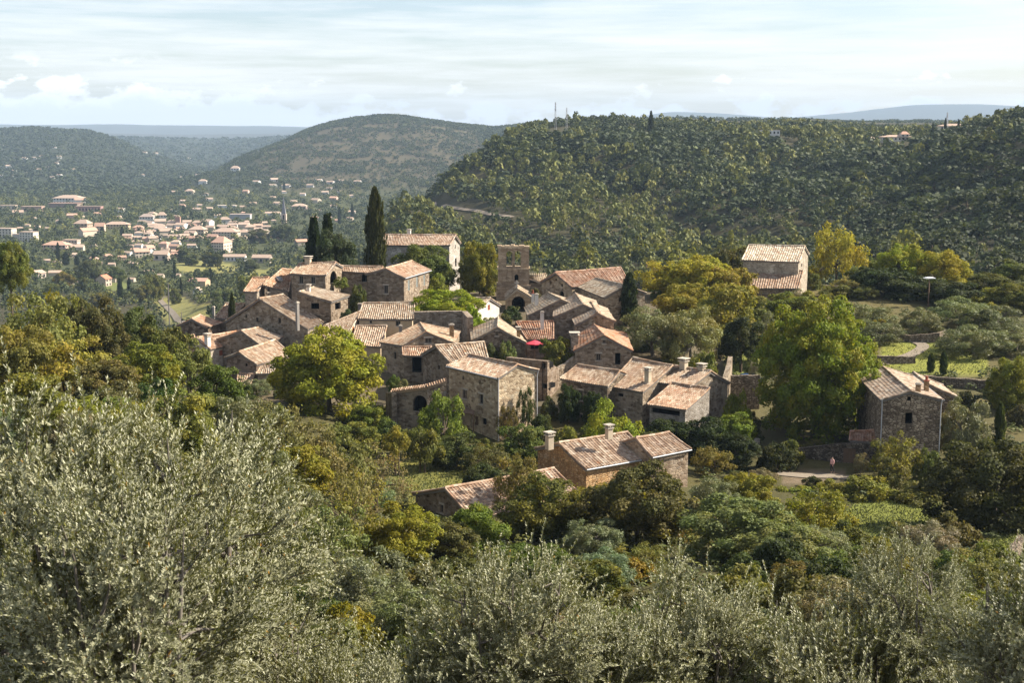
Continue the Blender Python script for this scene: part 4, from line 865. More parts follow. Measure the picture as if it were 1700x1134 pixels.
mk('bush', 4, 41, 5000, .105, 32, z0=-.05, lr=(.18, .34), spread=(.35, .86), zlow=-.3, stems=3, r0=.04, fork=.15)
mk('olive', 4, 51, 15000, .068, 70, mat='olive_leaf', bark='bark_olive', z0=.06, ratio=.32, gap=.16, lr=(.12, .26), spread=(.4, .85), zlow=-.6, fork=.25, r0=.06)
mk('airy', 3, 61, 5200, .07, 34, z0=.12, lr=(.16, .3), spread=(.35, .88), zlow=-.45, fork=.25, stems=2, r0=.032, shell=.2)
mk('acacia', 2, 71, 6500, .085, 26, z0=.12, ratio=.42, lr=(.16, .32), spread=(.45, .88), zlow=-.4, zsq=.9, fork=.3, r0=.035, shell=.3)
mk('bare', 2, 81, 1500, .06, 30, z0=.15, lr=(.2, .36), spread=(.4, .88), zlow=-.4, fork=.2, stems=3, r0=.03, shell=.1)
def column_crown(name, seed, n, leaf, prof, layers=0):
    rng = np.random.default_rng(seed); z = rng.random(n) ** .85; th = rng.random(n) * 2 * math.pi
    rr = np.interp(z, [p[0] for p in prof], [p[1] for p in prof])
    rr = rr * (1 + .2 * np.sin(th * 3 + z * 19) + .16 * np.sin(th * 7 - z * 31) + .12 * rng.standard_normal(n) * (rng.random(n) < .25))
    if layers: rr = rr * (.45 + .65 * (1 - ((z * layers + .12 * np.sin(th * 5)) % 1.0)))
    q = rr * (.35 + .65 * rng.random(n) ** .4)
    P = np.stack([q * np.cos(th), q * np.sin(th), z * .95], 1); out = np.stack([np.cos(th), np.sin(th), 0 * th], 1)
    N = unit(out + rng.normal(size=(n, 3)) * .5); T = unit(np.array([0, 0, 1.0 if not layers else -.15]) + out * (.35 if not layers else .9) + rng.normal(size=(n, 3)) * .25)
    L = leaf * rng.uniform(.6, 1.3, n); Q = leaf_quads(P, N, T, L, L * .45 * np.ones(n))
    # the column is scaled far more along z than across: keep the leaves leaf-shaped
    return Q, rng
def mk_column(kind, seeds, n, leafx, asp, prof, layers=0):
    out = []
    for s in seeds:
        rng = np.random.default_rng(s); Q, rng = column_crown(kind, s, n, 1.0, prof, layers); P = Q[:, 0]; Q = P[:, None] + (Q - P[:, None]) * np.array([leafx, leafx, leafx / asp])
        me = quads_mesh('crown_' + kind, Q, [M['leaf']], {'var': rng.random(n), 'clump': np.clip(.5 + .3 * rng.standard_normal(n), .2, 1)})
        mb = MB(); mb.tube([(0, 0, -.3), (0, 0, .9)], [.16, .03], 6); out.append((me, mb.mesh('trunk_' + kind, M['bark'])))
    ARCH[kind] = out
mk_column('cypress', (3, 4, 5), 5200, .34, 6, [(0, .6), (.08, .9), (.3, 1), (.65, .9), (.86, .6), (1, .05)])
mk_column('fir', (6, 7), 11000, .22, 2.6, [(0, 1), (.35, .85), (.75, .45), (1, .03)], 10)
TREES = []
def tree(label, px, top, hw, Y, kind='medium', col=(.05, .06, .02), turn=.0, name='tree', cat='tree', group=None, sy=1.0, hmax=3.4, low=None, pos=None):
    if pos is None:
        p = at(px, top, Y); x, y, zt = float(p[0]), float(p[1]), float(p[2]); r = hw * Y / F
    else: x, y, zt, r = pos
    zb = H(x, y); h = max(zt - zb, r * 1.0)
    h = min(h, hmax * r) if kind not in ('cypress', 'fir') else h
    cm, tm = ARCH[kind][(len(TREES) * 7 + int(px)) % len(ARCH[kind])]
    root = empty(name, (x, y, zt - h), random.uniform(0, 6.28)); root.scale = (r, r * sy, h); tag(root, label, cat, group)
    j = lambda: random.uniform(.92, 1.08)
    c = link('crown', cm, root); c.color = (1.28 * col[0] * j(), 1.23 * col[1] * j(), 1.15 * col[2] * j(), turn)
    if tm is not None: link('trunk', tm, root)
    TREES.append((x, y, r)); return root
DK = (.040, .052, .018); MD = (.066, .078, .023); OL = (.10, .105, .033); YG = (.17, .175, .024); YL = (.23, .21, .028); GR = (.115, .12, .062); BR_ = (.125, .10, .045); LM = (.15, .19, .022)
# -- in and behind the village
tree('giant rounded tree turning gold at its crown, tallest tree beside the lone right-hand house', 1364, 487, 97, 166, 'giant', (.118, .130, .017), .40, hmax=2.9)
tree('broad yellow green maple in front of the left village houses', 545, 543, 84, 163, 'large', (.155, .175, .02), .24)
tree('tallest dark cypress, a slim column behind the upper village houses', 622, 309, 15, 238, 'cypress', (.035, .044, .016), name='cypress', cat='cypress')
tree('dark pointed conifer, left one of the pair left of the tallest cypress', 520, 351, 24, 247, 'fir', (.022, .034, .018), name='conifer', cat='conifer')
tree('dark pointed conifer, right one of the pair left of the tallest cypress', 543, 347, 24, 250, 'fir', (.026, .038, .019), name='conifer', cat='conifer')
tree('bluish green cedar in front of the two dark conifers', 556, 376, 33, 244, 'medium', (.040, .055, .034), name='cedar')
tree('spreading green fig tree covering the foot of the long pale house', 702, 403, 50, 243, 'large', (.075, .095, .028), .0, hmax=2.2)
tree('small green fig sucker right of the house with three tall shutters', 722, 452, 24, 232, 'bush', (.11, .14, .026))
tree('full yellow green tree between the long pale house and the church tower', 796, 398, 33, 244, 'large', (.12, .115, .018), .25, hmax=3.2)
vt = tree('bright lime green vine draped over the wall below the house with three tall shutters', 738, 478, 62, 206, 'large', (.17, .21, .016), .12, 'climbing_vine', 'vine', sy=.5, hmax=1.1); vt.rotation_euler.z = .15
tree('end of the lime green vine hanging over the long level wall', 783, 500, 22, 203, 'bush', (.16, .20, .016), 0, 'climbing_vine', 'vine', hmax=2.6)
tree('clipped round dark bush before the church porch', 848, 505, 16, 219, 'bush', (.026, .04, .014), 0, 'clipped_bush', 'bush')
tree('slim dark cypress right of the pale grey roof', 1045, 451, 12, 214, 'cypress', (.024, .036, .016), name='cypress', cat='cypress')
tree('left of the feathery gold hedge trees beyond the slim cypress', 1106, 432, 52, 240, 'airy', (.20, .19, .026), .2)
tree('middle and tallest of the feathery gold trees beyond the slim cypress', 1162, 424, 64, 238, 'large', (.185, .18, .028), .22)
tree('rusty gold tree left of the upper right terrace house', 1212, 440, 44, 235, 'medium', (.15, .135, .03), .3)
tree('dark rounded tree behind the upper right terrace house', 1215, 408, 32, 268, 'medium', (.07, .07, .03), .1)
tree('broad grey olive tree right of the rust orange house', 1085, 508, 58, 195, 'olive', GR, hmax=2.6, name='olive_tree', cat='olive tree')
tree('mixed olive tree with pale twigs behind the twin capped chimneys', 1150, 505, 50, 192, 'olive', (.14, .14, .06), .1, hmax=2.8, name='olive_tree', cat='olive tree')
tree('green shrub under the mixed olive tree by the crooked wall', 1165, 580, 36, 181, 'bush', (.085, .10, .026), .1, 'shrub', 'shrub')
tree('dull gold tree between the mixed olive and the crooked pale wall', 1205, 468, 54, 212, 'medium', (.14, .13, .03), .28)
tree('gold green tree in front of the feathery gold trees, above the mixed olive', 1138, 468, 48, 220, 'large', (.16, .16, .026), .2)
tree('greyish green tree under the rusty gold tree, left of the giant tree', 1240, 486, 36, 222, 'medium', (.10, .11, .035), .1)
tree('low green shrubs massed on the upper terrace above the tall retaining wall', 1405, 470, 40, 246, 'medium', (.09, .10, .03), .1, 'shrub', 'shrub', hmax=1.2)
tree('young tree beside the red parasol', 926, 556, 26, 183, 'medium', (.085, .09, .02), .25)
tree('grey green shrub in front of the house with the dark front gable', 841, 563, 19, 184, 'bush', (.10, .125, .05), 0, 'shrub', 'shrub')
tree('dark shrub at the left foot of the house with the dark front gable', 816, 566, 15, 184, 'bush', (.06, .08, .03), 0, 'shrub', 'shrub')
tree('feathery yellow tree standing out against the wooded hill, right of the terrace house', 1393, 364, 48, 264, 'airy', (.21, .195, .03), .3, hmax=2.7)
tree('yellow green tree, left of the twin round trees on the right skyline of the terraces', 1506, 398, 48, 259, 'large', (.165, .165, .02), .22)
tree('yellow green tree, right of the twin round trees on the right skyline of the terraces', 1564, 412, 48, 256, 'large', (.18, .175, .02), .25)
tree('dark evergreen hedge tree left under the twin yellow trees', 1462, 442, 44, 248, 'medium', (.030, .044, .015))
tree('dark evergreen hedge tree directly under the twin yellow trees', 1512, 452, 58, 246, 'medium', (.034, .046, .016))
tree('dark leafy tree right under the twin yellow trees', 1578, 464, 46, 240, 'medium', (.03, .042, .014))
tree('olive tree with a clear leaning trunk beside the terrace path', 1527, 508, 40, 218, 'olive', (.10, .112, .045), name='olive_tree', cat='olive tree')
tree('pale olive tree behind the right shoulder of the giant golden tree', 1438, 503, 48, 226, 'olive', (.105, .115, .05), name='olive_tree', cat='olive tree')
tree('olive tree touching the right edge of the giant golden tree', 1460, 530, 44, 214, 'olive', (.095, .108, .042), name='olive_tree', cat='olive tree')
tree('rounded olive tree under the yellow trees, upper of the right olive grove', 1600, 492, 54, 224, 'olive', (.11, .13, .05), name='olive_tree', cat='olive tree')
tree('largest olive tree of the right grove beside the terrace lawn', 1618, 538, 58, 206, 'olive', (.10, .112, .045), hmax=3, name='olive_tree', cat='olive tree')
tree('pale olive tree of the right grove at the edge of the photo', 1688, 540, 56, 208, 'olive', (.11, .12, .055), name='olive_tree', cat='olive tree')
tree('dark olive in the gap between the largest grove olive and the edge of the photo', 1650, 505, 50, 222, 'olive', (.085, .095, .04), name='olive_tree', cat='olive tree')
None and tree('small olive under the terrace path, right of the giant golden tree', 1478, 572, 30, 203, 'olive', (.10, .115, .05), name='olive_tree', cat='olive tree')
None and tree('low olive beside the long drystone wall, at the right of the terrace lawn', 1640, 600, 40, 196, 'olive', (.10, .11, .045), name='olive_tree', cat='olive tree')
tree('round yellow green tree at the right edge above the olive grove', 1655, 478, 44, 242, 'medium', (.13, .14, .022), .12)
tree('fresh green tree at the right edge beside the long drystone wall', 1684, 588, 40, 178, 'large', (.12, .135, .022), .12, hmax=4.5)
tree('tiny clipped cypress, left of the pair on the terrace lawn', 1546.5, 586, 5.6, 196, 'cypress', (.04, .055, .02), name='cypress', cat='cypress')
tree('tiny clipped cypress, right of the pair on the terrace lawn', 1567.5, 582, 5.6, 194.3, 'cypress', (.042, .058, .02), name='cypress', cat='cypress')
tree('small pointed cypress right of the lone tall house', 1662, 667, 9, 152, 'cypress', (.05, .065, .022), name='cypress', cat='cypress')
tree('silvery olive tree directly right of the lone tall house', 1602, 655, 44, 152, 'olive', (.12, .125, .065), name='olive_tree', cat='olive tree')
tree('small bush by the path between the two tiny cypresses', 1560, 586, 14, 203, 'bush', (.10, .12, .04), 0, 'shrub', 'shrub', hmax=.9)
tree('shrub with yellowing leaves at the foot of the lone tall house', 1487, 716, 44, 146, 'airy', (.10, .085, .03), .45)
tree('green shrub at the right foot of the lone tall house', 1541, 738, 24, 145, 'bush', (.085, .11, .035), 0, 'shrub', 'shrub')
tree('thin grey shrub beside the wooden door', 1432, 750, 14, 148, 'airy', (.13, .13, .08), 0, 'shrub', 'shrub')
tree('bright green creeper heap right of the lean-to, under the crooked wall', 1216, 682, 35, 156, 'medium', (.095, .13, .018), .05, hmax=1.6)
tree('yellowing bush above the bright creeper heap', 1228, 640, 28, 161, 'bush', (.11, .115, .02), .25, 'bush', 'bush')
tree('dark ivy thicket between the ochre barn and the lean-to', 1170, 690, 48, 153, 'medium', (.026, .036, .013), hmax=2.0)
tree('dark ivy thicket under the wide opening of the lean-to', 1110, 692, 40, 155, 'medium', (.030, .042, .014), hmax=1.8)
tree('dark shrubbery below the bright creeper heap', 1220, 718, 40, 151, 'medium', (.028, .040, .014), hmax=2)
tree('bright feathery acacia in front of the ivy covered house', 1020, 654, 48, 152, 'acacia', (.16, .185, .022), .1)
tree('feathery acacia before the left corner of the main stone house', 734, 648, 42, 152, 'acacia', (.115, .15, .026), .05)
tree('dark green bush under the feathery acacia of the main house', 757, 716, 44, 147, 'medium', (.05, .068, .02), hmax=1.7)
tree('dense green bush below the main stone house, left of the barn chimney', 868, 700, 44, 149, 'medium', (.07, .098, .022), .03, hmax=2)
tree('light green bush between the two barn chimneys', 938, 704, 34, 149, 'bush', (.115, .135, .03), 0, 'bush', 'bush')
tree('dark creeper climbing the right gable of the main stone house', 873, 640, 15, 158.6, 'airy', (.038, .055, .02), 0, 'climbing_vine', 'vine', hmax=6)
tree('brownish creeper at the corner drainpipe of the main stone house', 842, 672, 18, 155.5, 'airy', (.085, .075, .03), .1, 'climbing_vine', 'vine', hmax=4)
tree('narrow shrub in the gap between the main house and the ivy house', 911, 652, 15, 166, 'bush', (.06, .07, .03), 0, 'shrub', 'shrub', hmax=4)
tree('ivy mat covering the front wall of the ivy house', 945, 634, 19, 164.3, 'medium', (.028, .042, .014), 0, 'climbing_vine', 'vine', hmax=6)
tree('ivy mat between the two windows of the ivy house', 985, 648, 17, 162, 'medium', (.03, .044, .014), 0, 'climbing_vine', 'vine', hmax=6)
tree('potted shrub under the loggia arch', 566, 457, 13, 220, 'bush', (.12, .135, .035), 0, 'shrub', 'shrub', hmax=1.5)
tree('dark climbing shrub on the bare gable left of the three tall shutters', 594, 470, 16, 218, 'bush', (.06, .075, .022), 0, 'shrub', 'shrub', hmax=3)
tree('dark shrub by the shaded porch of the single slope house', 574, 512, 18, 203, 'bush', (.035, .045, .018), 0, 'shrub', 'shrub', hmax=2)
tree('small cypress at the left end of the village roofs', 384.5, 485, 6, 214, 'cypress', (.03, .042, .018), name='cypress', cat='cypress')
tree('grey shrub behind the tile topped yard wall', 668, 628, 16, 170, 'bush', (.12, .135, .07), 0, 'shrub', 'shrub', hmax=2)
tree('small grey shrub below the bright vine, beside the clipped bush', 838, 520, 11, 215, 'bush', (.09, .10, .05), 0, 'shrub', 'shrub')
tree('grey olive shrub in the shaded yard beside the crooked wall', 1255, 596, 11, 180, 'olive', (.18, .18, .12), 0, 'shrub', 'shrub')
tree('dark tree shading the yard with the parked car', 1232, 520, 38, 196, 'medium', (.04, .048, .018), hmax=2.2)
tree('grey olive behind the giant golden tree on its left side', 1275, 515, 38, 200, 'olive', (.11, .12, .06), name='olive_tree', cat='olive tree')
tree('green tree in front of the lower roof of the terrace house', 1320, 478, 46, 225, 'large', (.10, .12, .022), .22, hmax=2)
tree('low shrub row at the edge of the upper terrace', 1405, 458, 26, 254, 'bush', (.14, .13, .06), .2, 'shrub', 'shrub', hmax=.9)
tree('rounded green bush on the upper terrace beside the house', 1352, 452, 13, 256, 'bush', (.09, .11, .035), 0, 'shrub', 'shrub')
tree('grassy bush right of the upper terrace', 1425, 440, 24, 258, 'bush', (.09, .10, .035), .1, 'shrub', 'shrub', hmax=1.6)
for px_, tp_, hw_, Y_, k_, c_, l_ in ((1690, 468, 44, 236, 'large', (.09, .105, .022), 'green tree at the edge of the photo below the wooded hill'), (1640, 452, 40, 256, 'medium', (.075, .085, .024), 'dark green tree right of the twin yellow trees'), (1600, 448, 30, 262, 'medium', (.085, .095, .026), 'mid green tree directly behind the right one of the twin yellow trees'), (1700, 430, 46, 268, 'medium', (.07, .085, .026), 'tall tree at the very edge of the photo below the wooded hill'), (1450, 425, 26, 266, 'medium', (.08, .09, .028), 'mid green tree between the feathery yellow tree and the twin yellow trees')):
    tree(l_, px_, tp_, hw_, Y_, k_, c_, .08)
# -- slope below the village
S_ = [
 (1060, 768, 96, 110, 'large', (.060, .064, .02), .1, 'broad dark oak in front of the ochre barn', 2.6),
 (905, 788, 74, 114, 'large', (.085, .088, .024), .22, 'bronze green oak in front of the lowest barn roof', 2.6),
 (985, 800, 50, 118, 'airy', (.11, .095, .025), .35, 'thin yellowing tree between the bronze oak and the dark oak', 3),
 (862, 752, 44, 124, 'airy', (.11, .10, .035), .12, 'wispy light tree over the upper end of the lowest barn', 2.6),
 (665, 832, 66, 102, 'large', (.12, .13, .016), .50, 'bright yellow tree left below the lowest barn', 2.6),
 (742, 866, 52, 104, 'medium', (.085, .09, .03), .12, 'dull green bush under the gable of the lowest barn', 2.2),
 (795, 838, 52, 106, 'medium', (.085, .115, .02), .12, 'fresh green bush at the eave of the lowest barn', 2.0),
 (1235, 822, 100, 100, 'large', (.118, .125, .052), .04, 'wide greyish oak in the middle of the lower right slope', 2.2),
 (1310, 872, 84, 94, 'large', (.125, .135, .06), .03, 'pale grey oak right of the wide greyish oak', 2.2),
 (1358, 808, 62, 112, 'airy', (.13, .135, .02), .25, 'thin yellow green tree left of the small lawn', 2.4),
 (1430, 912, 50, 86, 'medium', (.08, .095, .02), .12, 'compact green bush below the small lawn', 2.2),
 (1186, 790, 42, 128, 'olive', (.115, .125, .062), 0, 'grey olive right of the ochre barn', 2.2),
 (1248, 783, 44, 130, 'medium', (.14, .135, .024), .3, 'yellow bush left of the strolling person', 1.8),
 (880, 905, 74, 90, 'large', (.062, .082, .018), .06, 'deep green rounded bush above the centre olives', 2.0),
 (1652, 728, 108, 120, 'large', (.050, .052, .018), .06, 'large dark oak with a clear trunk at the right edge', 2.6),
 (1440, 788, 52, 137, 'bush', (.12, .125, .03), .22, 'sunlit bramble bank right of the strolling person', .9),
 (1298, 804, 40, 141, 'bush', (.14, .145, .03), .2, 'sunlit yellow green bush left under the lane', 1.2),
 (1342, 806, 36, 139, 'bush', (.13, .14, .028), .2, 'sunlit low bush in front of the lane', 1.0),
 (1380, 797, 34, 138, 'bush', (.14, .13, .03), .25, 'sunlit bramble tuft under the strolling person', .8),
 (1520, 800, 46, 135, 'bush', (.10, .10, .03), .15, 'brambles between the lawn and the lone tall house', 1.1),
 (1530, 905, 42, 90, 'olive', (.11, .125, .055), 0, 'small dark olive below the right lawn', 2.2),
 (1610, 985, 56, 62, 'medium', (.12, .12, .02), .28, 'yellowing bush at the lower right, over the olives', 2.0),
 (1580, 935, 52, 74, 'olive', (.08, .095, .04), 0, 'shaded olive under the large dark oak', 2.0),
 (14, 398, 30, 215, 'large', (.085, .10, .022), .12, 'leafy green tree at the left edge reaching up over the town', 2.8),
 (70, 480, 72, 140, 'airy', (.105, .112, .036), .15, 'thin brownish tree at the left edge', 2.4),
 (150, 482, 56, 150, 'large', (.050, .056, .02), .04, 'dark oak, left of the pair on the left ridge', 2.6),
 (222, 508, 56, 158, 'large', (.048, .054, .019), .05, 'dark oak, right of the pair on the left ridge', 2.4),
 (272, 538, 46, 156, 'medium', (.062, .066, .021), .08, 'dark oak nearest the village on the left ridge', 2.4),
 (105, 558, 78, 120, 'airy', (.135, .125, .03), .22, 'rusty yellow thin tree on the left slope', 2.2),
 (28, 536, 62, 118, 'large', (.115, .105, .028), .2, 'golden brown tree at the left edge of the slope', 2.4),
 (172, 596, 50, 118, 'medium', (.085, .085, .035), .1, 'grey green round bush on the left slope', 2.2),
 (243, 566, 56, 128, 'large', (.095, .105, .018), .25, 'round green and gold tree on the left slope', 2.4),
 (312, 556, 36, 150, 'bush', (.085, .095, .03), .1, 'green bush below the orange hipped roof', 1.8),
 (358, 606, 44, 132, 'medium', (.06, .08, .018), .04, 'deep green bush below the pale walled lichen roof house', 1.8),
 (305, 640, 60, 104, 'medium', (.10, .105, .03), .2, 'olive green bush in the middle of the left slope', 2.0),
 (135, 660, 66, 90, 'large', (.115, .11, .018), .5, 'bright yellow bush above the big left olive', 2.0),
 (215, 668, 46, 92, 'medium', (.105, .115, .018), .35, 'green and yellow bush above the big left olive', 2.0),
 (45, 620, 66, 96, 'medium', (.10, .095, .025), .25, 'dull yellow tree at the left edge above the olives', 2.2),
 (398, 650, 48, 112, 'olive', (.115, .125, .062), 0, 'grey olive left of the yellow maple', 2.0),
 (448, 668, 54, 108, 'airy', (.11, .12, .055), .05, 'grey brown thicket under the yellow maple', 2.0),
 (508, 690, 62, 100, 'airy', (.12, .12, .06), .1, 'pale thicket below the yellow maple', 2.0),
 (430, 728, 62, 88, 'olive', (.13, .14, .075), 0, 'grey olive at the right shoulder of the big left olive', 2.0),
 (500, 738, 50, 96, 'medium', (.135, .12, .022), .45, 'yellow bush in the gap right of the big left olive', 1.8),
 (568, 722, 62, 108, 'airy', (.115, .118, .045), .12, 'light brown thin tree below the yellow maple', 2.2),
 (628, 728, 56, 116, 'bare', (.13, .11, .06), .2, 'nearly bare twiggy tree at the left end of the meadow', 2.2),
 (580, 780, 62, 96, 'bare', (.14, .115, .05), .3, 'second bare twiggy tree, lower left of the meadow', 2.2),
 (480, 800, 66, 82, 'olive', (.125, .135, .07), 0, 'grey olive in the hollow right of the big left olive', 2.0),
 (548, 838, 70, 80, 'airy', (.108, .115, .05), .1, 'tangled grey thicket left of the bright yellow tree', 2.0),
 (600, 905, 84, 68, 'olive', (.13, .14, .08), 0, 'broad grey olive left of the centre, behind the front row', 1.9),
 (705, 962, 78, 62, 'olive', (.115, .13, .065), 0, 'grey green olive behind the centre front row', 1.9),
 (655, 705, 26, 140, 'bush', (.14, .13, .03), .3, 'yellow bush at the foot of the tile topped yard wall', 1.8),
 (702, 706, 32, 144, 'bush', (.09, .10, .03), .15, 'green bush left of the feathery acacia', 1.8),
 (810, 738, 40, 143, 'airy', (.085, .08, .035), .1, 'brownish brambles in front of the main stone house', 1.6),
 (800, 770, 34, 137, 'bush', (.035, .048, .016), 0, 'dark rounded bush at the right end of the meadow', 1.6),
 (1480, 760, 34, 139, 'bush', (.08, .085, .03), .2, 'bramble bush right of the wooden door', 1.5),
 (1290, 735, 34, 150, 'bush', (.03, .036, .013), 0, 'dark undergrowth bush beneath the giant golden tree', 1.5),
 (1140, 985, 60, 74, 'medium', (.055, .065, .02), .1, 'dark bush behind the right front olives', 2.0),
 (990, 930, 56, 84, 'medium', (.075, .085, .022), .2, 'green brown bush under the broad dark oak', 2.0),
 (770, 920, 50, 84, 'medium', (.07, .075, .025), .15, 'shaded bush between the yellow tree and the deep green bush', 2.0),
]
for (px, tp, hw, Y, kind, col, turn, lab, hm) in S_:
    nm, ct = {'olive': ('olive_tree', 'olive tree'), 'bush': ('bush', 'bush')}.get(kind, ('tree', 'tree'))
    if px < 340: col = tuple(q * 1.22 for q in col)
    tree(lab, px, tp, hw, Y, kind, col, turn, nm, ct, hmax=hm)

for (px, tp, hw, Y, kind, col, turn, lab) in [
 (608, 668, 34, 160, 'medium', (.09, .11, .02), .2, 'green bush at the right foot of the yellow maple'),
 (640, 690, 26, 156, 'bush', (.06, .075, .022), .05, 'dark bush before the left end of the tile topped yard wall'),
 (585, 700, 40, 148, 'medium', (.11, .115, .03), .25, 'yellow green bush on the bank under the yellow maple'),
 (470, 618, 28, 178, 'medium', (.10, .115, .03), .15, 'green bush left of the yellow maple, under the low houses'),
 (425, 628, 26, 172, 'olive', (.11, .12, .06), 0, 'grey green bush below the tiny pale shed'),
 (500, 640, 30, 168, 'bush', (.075, .09, .025), .1, 'low bush in the shade left of the yellow maple trunk'),
 (655, 620, 14, 172, 'bush', (.08, .10, .03), 0, 'small bush by the grey doorway with the striped lean-to'),
 (905, 560, 12, 186, 'bush', (.07, .09, .025), 0, 'small bush left of the young tree, by the parasol'),
 (960, 625, 16, 176, 'bush', (.09, .10, .03), .1, 'bush behind the sloping ruined garden wall'),
 (1060, 560, 34, 200, 'medium', (.055, .068, .022), 0, 'dark green tree between the rust orange house and the grey olive'),
 (900, 685, 20, 158, 'bush', (.05, .065, .02), 0, 'dark bush at the back corner drainpipe of the main stone house'),
 (985, 700, 26, 157, 'bush', (.075, .09, .025), 0, 'green bush left of the bright feathery acacia'),
 (1075, 715, 30, 152, 'medium', (.05, .062, .02), 0, 'dark bush right of the bright feathery acacia')]:
    tree(lab, px, tp, hw, Y, kind, col, turn, 'bush', 'bush', hmax=2.2)
# -- scattered scrub: counted one by one, alike
def footprint(x, y, pad=1.0):
    for k, c in HQ.items():
        xs = [p[0] for p in c]; ys = [p[1] for p in c]
        if min(xs) - pad < x < max(xs) + pad and min(ys) - pad < y < max(ys) + pad: return True
    return False
def is_open(x, y):                         # lawns, fields and paths stay clear
    i = int((math.log(max(y, 2.1)) - LY[0]) / (LY[1] - LY[0])); j = int((x / y - AS[0]) / (AS[1] - AS[0]))
    return OPEN[min(i, NR - 1), min(max(j, 0), NCc - 1)]
OPEN = np.zeros(X.shape, bool)
for colr in ((.22, .21, .075), (.13, .15, .05), (.18, .18, .06), (.17, .165, .045), LAWN, (.20, .215, .05), (.15, .12, .085)):
    OPEN |= np.abs(gc - np.array(colr)).max(-1) < 1e-6
ns = 0; tr = 0
kinds = [('bush', (.085, .09, .03), .1, 'low olive green shrub in the scrub on the slope'), ('airy', (.115, .12, .042), .2, 'thin straw coloured shrub in the scrub on the slope'), ('olive', (.13, .14, .075), 0, 'small grey olive in the scrub on the slope'), ('bush', (.13, .12, .02), .45, 'small yellow shrub in the scrub on the slope'), ('bush', (.045, .055, .018), 0, 'small dark evergreen shrub in the scrub on the slope')]
while ns < 330 and tr < 9000:
    tr += 1; Y = random.uniform(40, 300) if random.random() < .75 else random.uniform(150, 300); px = random.uniform(-120, 1820); x = (px - 850) / F / CP * Y
    if footprint(x, Y, 1.6) or is_open(x, Y) or is_open(x, Y - 2.5) or any(math.hypot(x - a, Y - b) < .55 * r + .6 for a, b, r in TREES): continue
    if 150 < Y < 262 and 360 < px < 1210: r = random.uniform(.5, 1.0)
    elif 140 < Y < 200 and 1380 < px < 1480: continue
    else: r = random.uniform(1.1, 2.3)
    k = random.randrange(5); kd, col, turn, lab = kinds[k]
    tree(lab, px, 0, 0, Y, kd, tuple(c * random.uniform(.8, 1.2) for c in col), turn * random.uniform(.3, 1.3), 'shrub', 'shrub', ('olive green shrubs on the slope', 'straw coloured shrubs on the slope', 'small olives on the slope', 'yellow shrubs on the slope', 'dark evergreen shrubs on the slope')[k], hmax=3, pos=(x, Y, H(x, Y) + r * random.uniform(1.0, 1.6), r)); ns += 1

k = tr = 0
while k < 70 and tr < 3000:
    tr += 1; Y = random.uniform(152, 262); a = random.uniform(-.23, .2); x = a * Y
    if footprint(x, Y, .5) or is_open(x, Y) or any(math.hypot(x - q, Y - b) < .5 * r + .4 for q, b, r in TREES): continue
    r = random.uniform(.6, 1.35); c = random.choice(((.08, .095, .028), (.11, .125, .03), (.055, .07, .022), (.10, .11, .055)))
    tree('small garden shrub growing in the gaps between the village houses', 0, 0, 0, Y, 'bush', c, random.choice((0, 0, .2)), 'garden_shrub', 'shrub', 'garden shrubs between the village houses', hmax=3, pos=(x, Y, H(x, Y) + r * random.uniform(1.1, 1.8), r)); k += 1
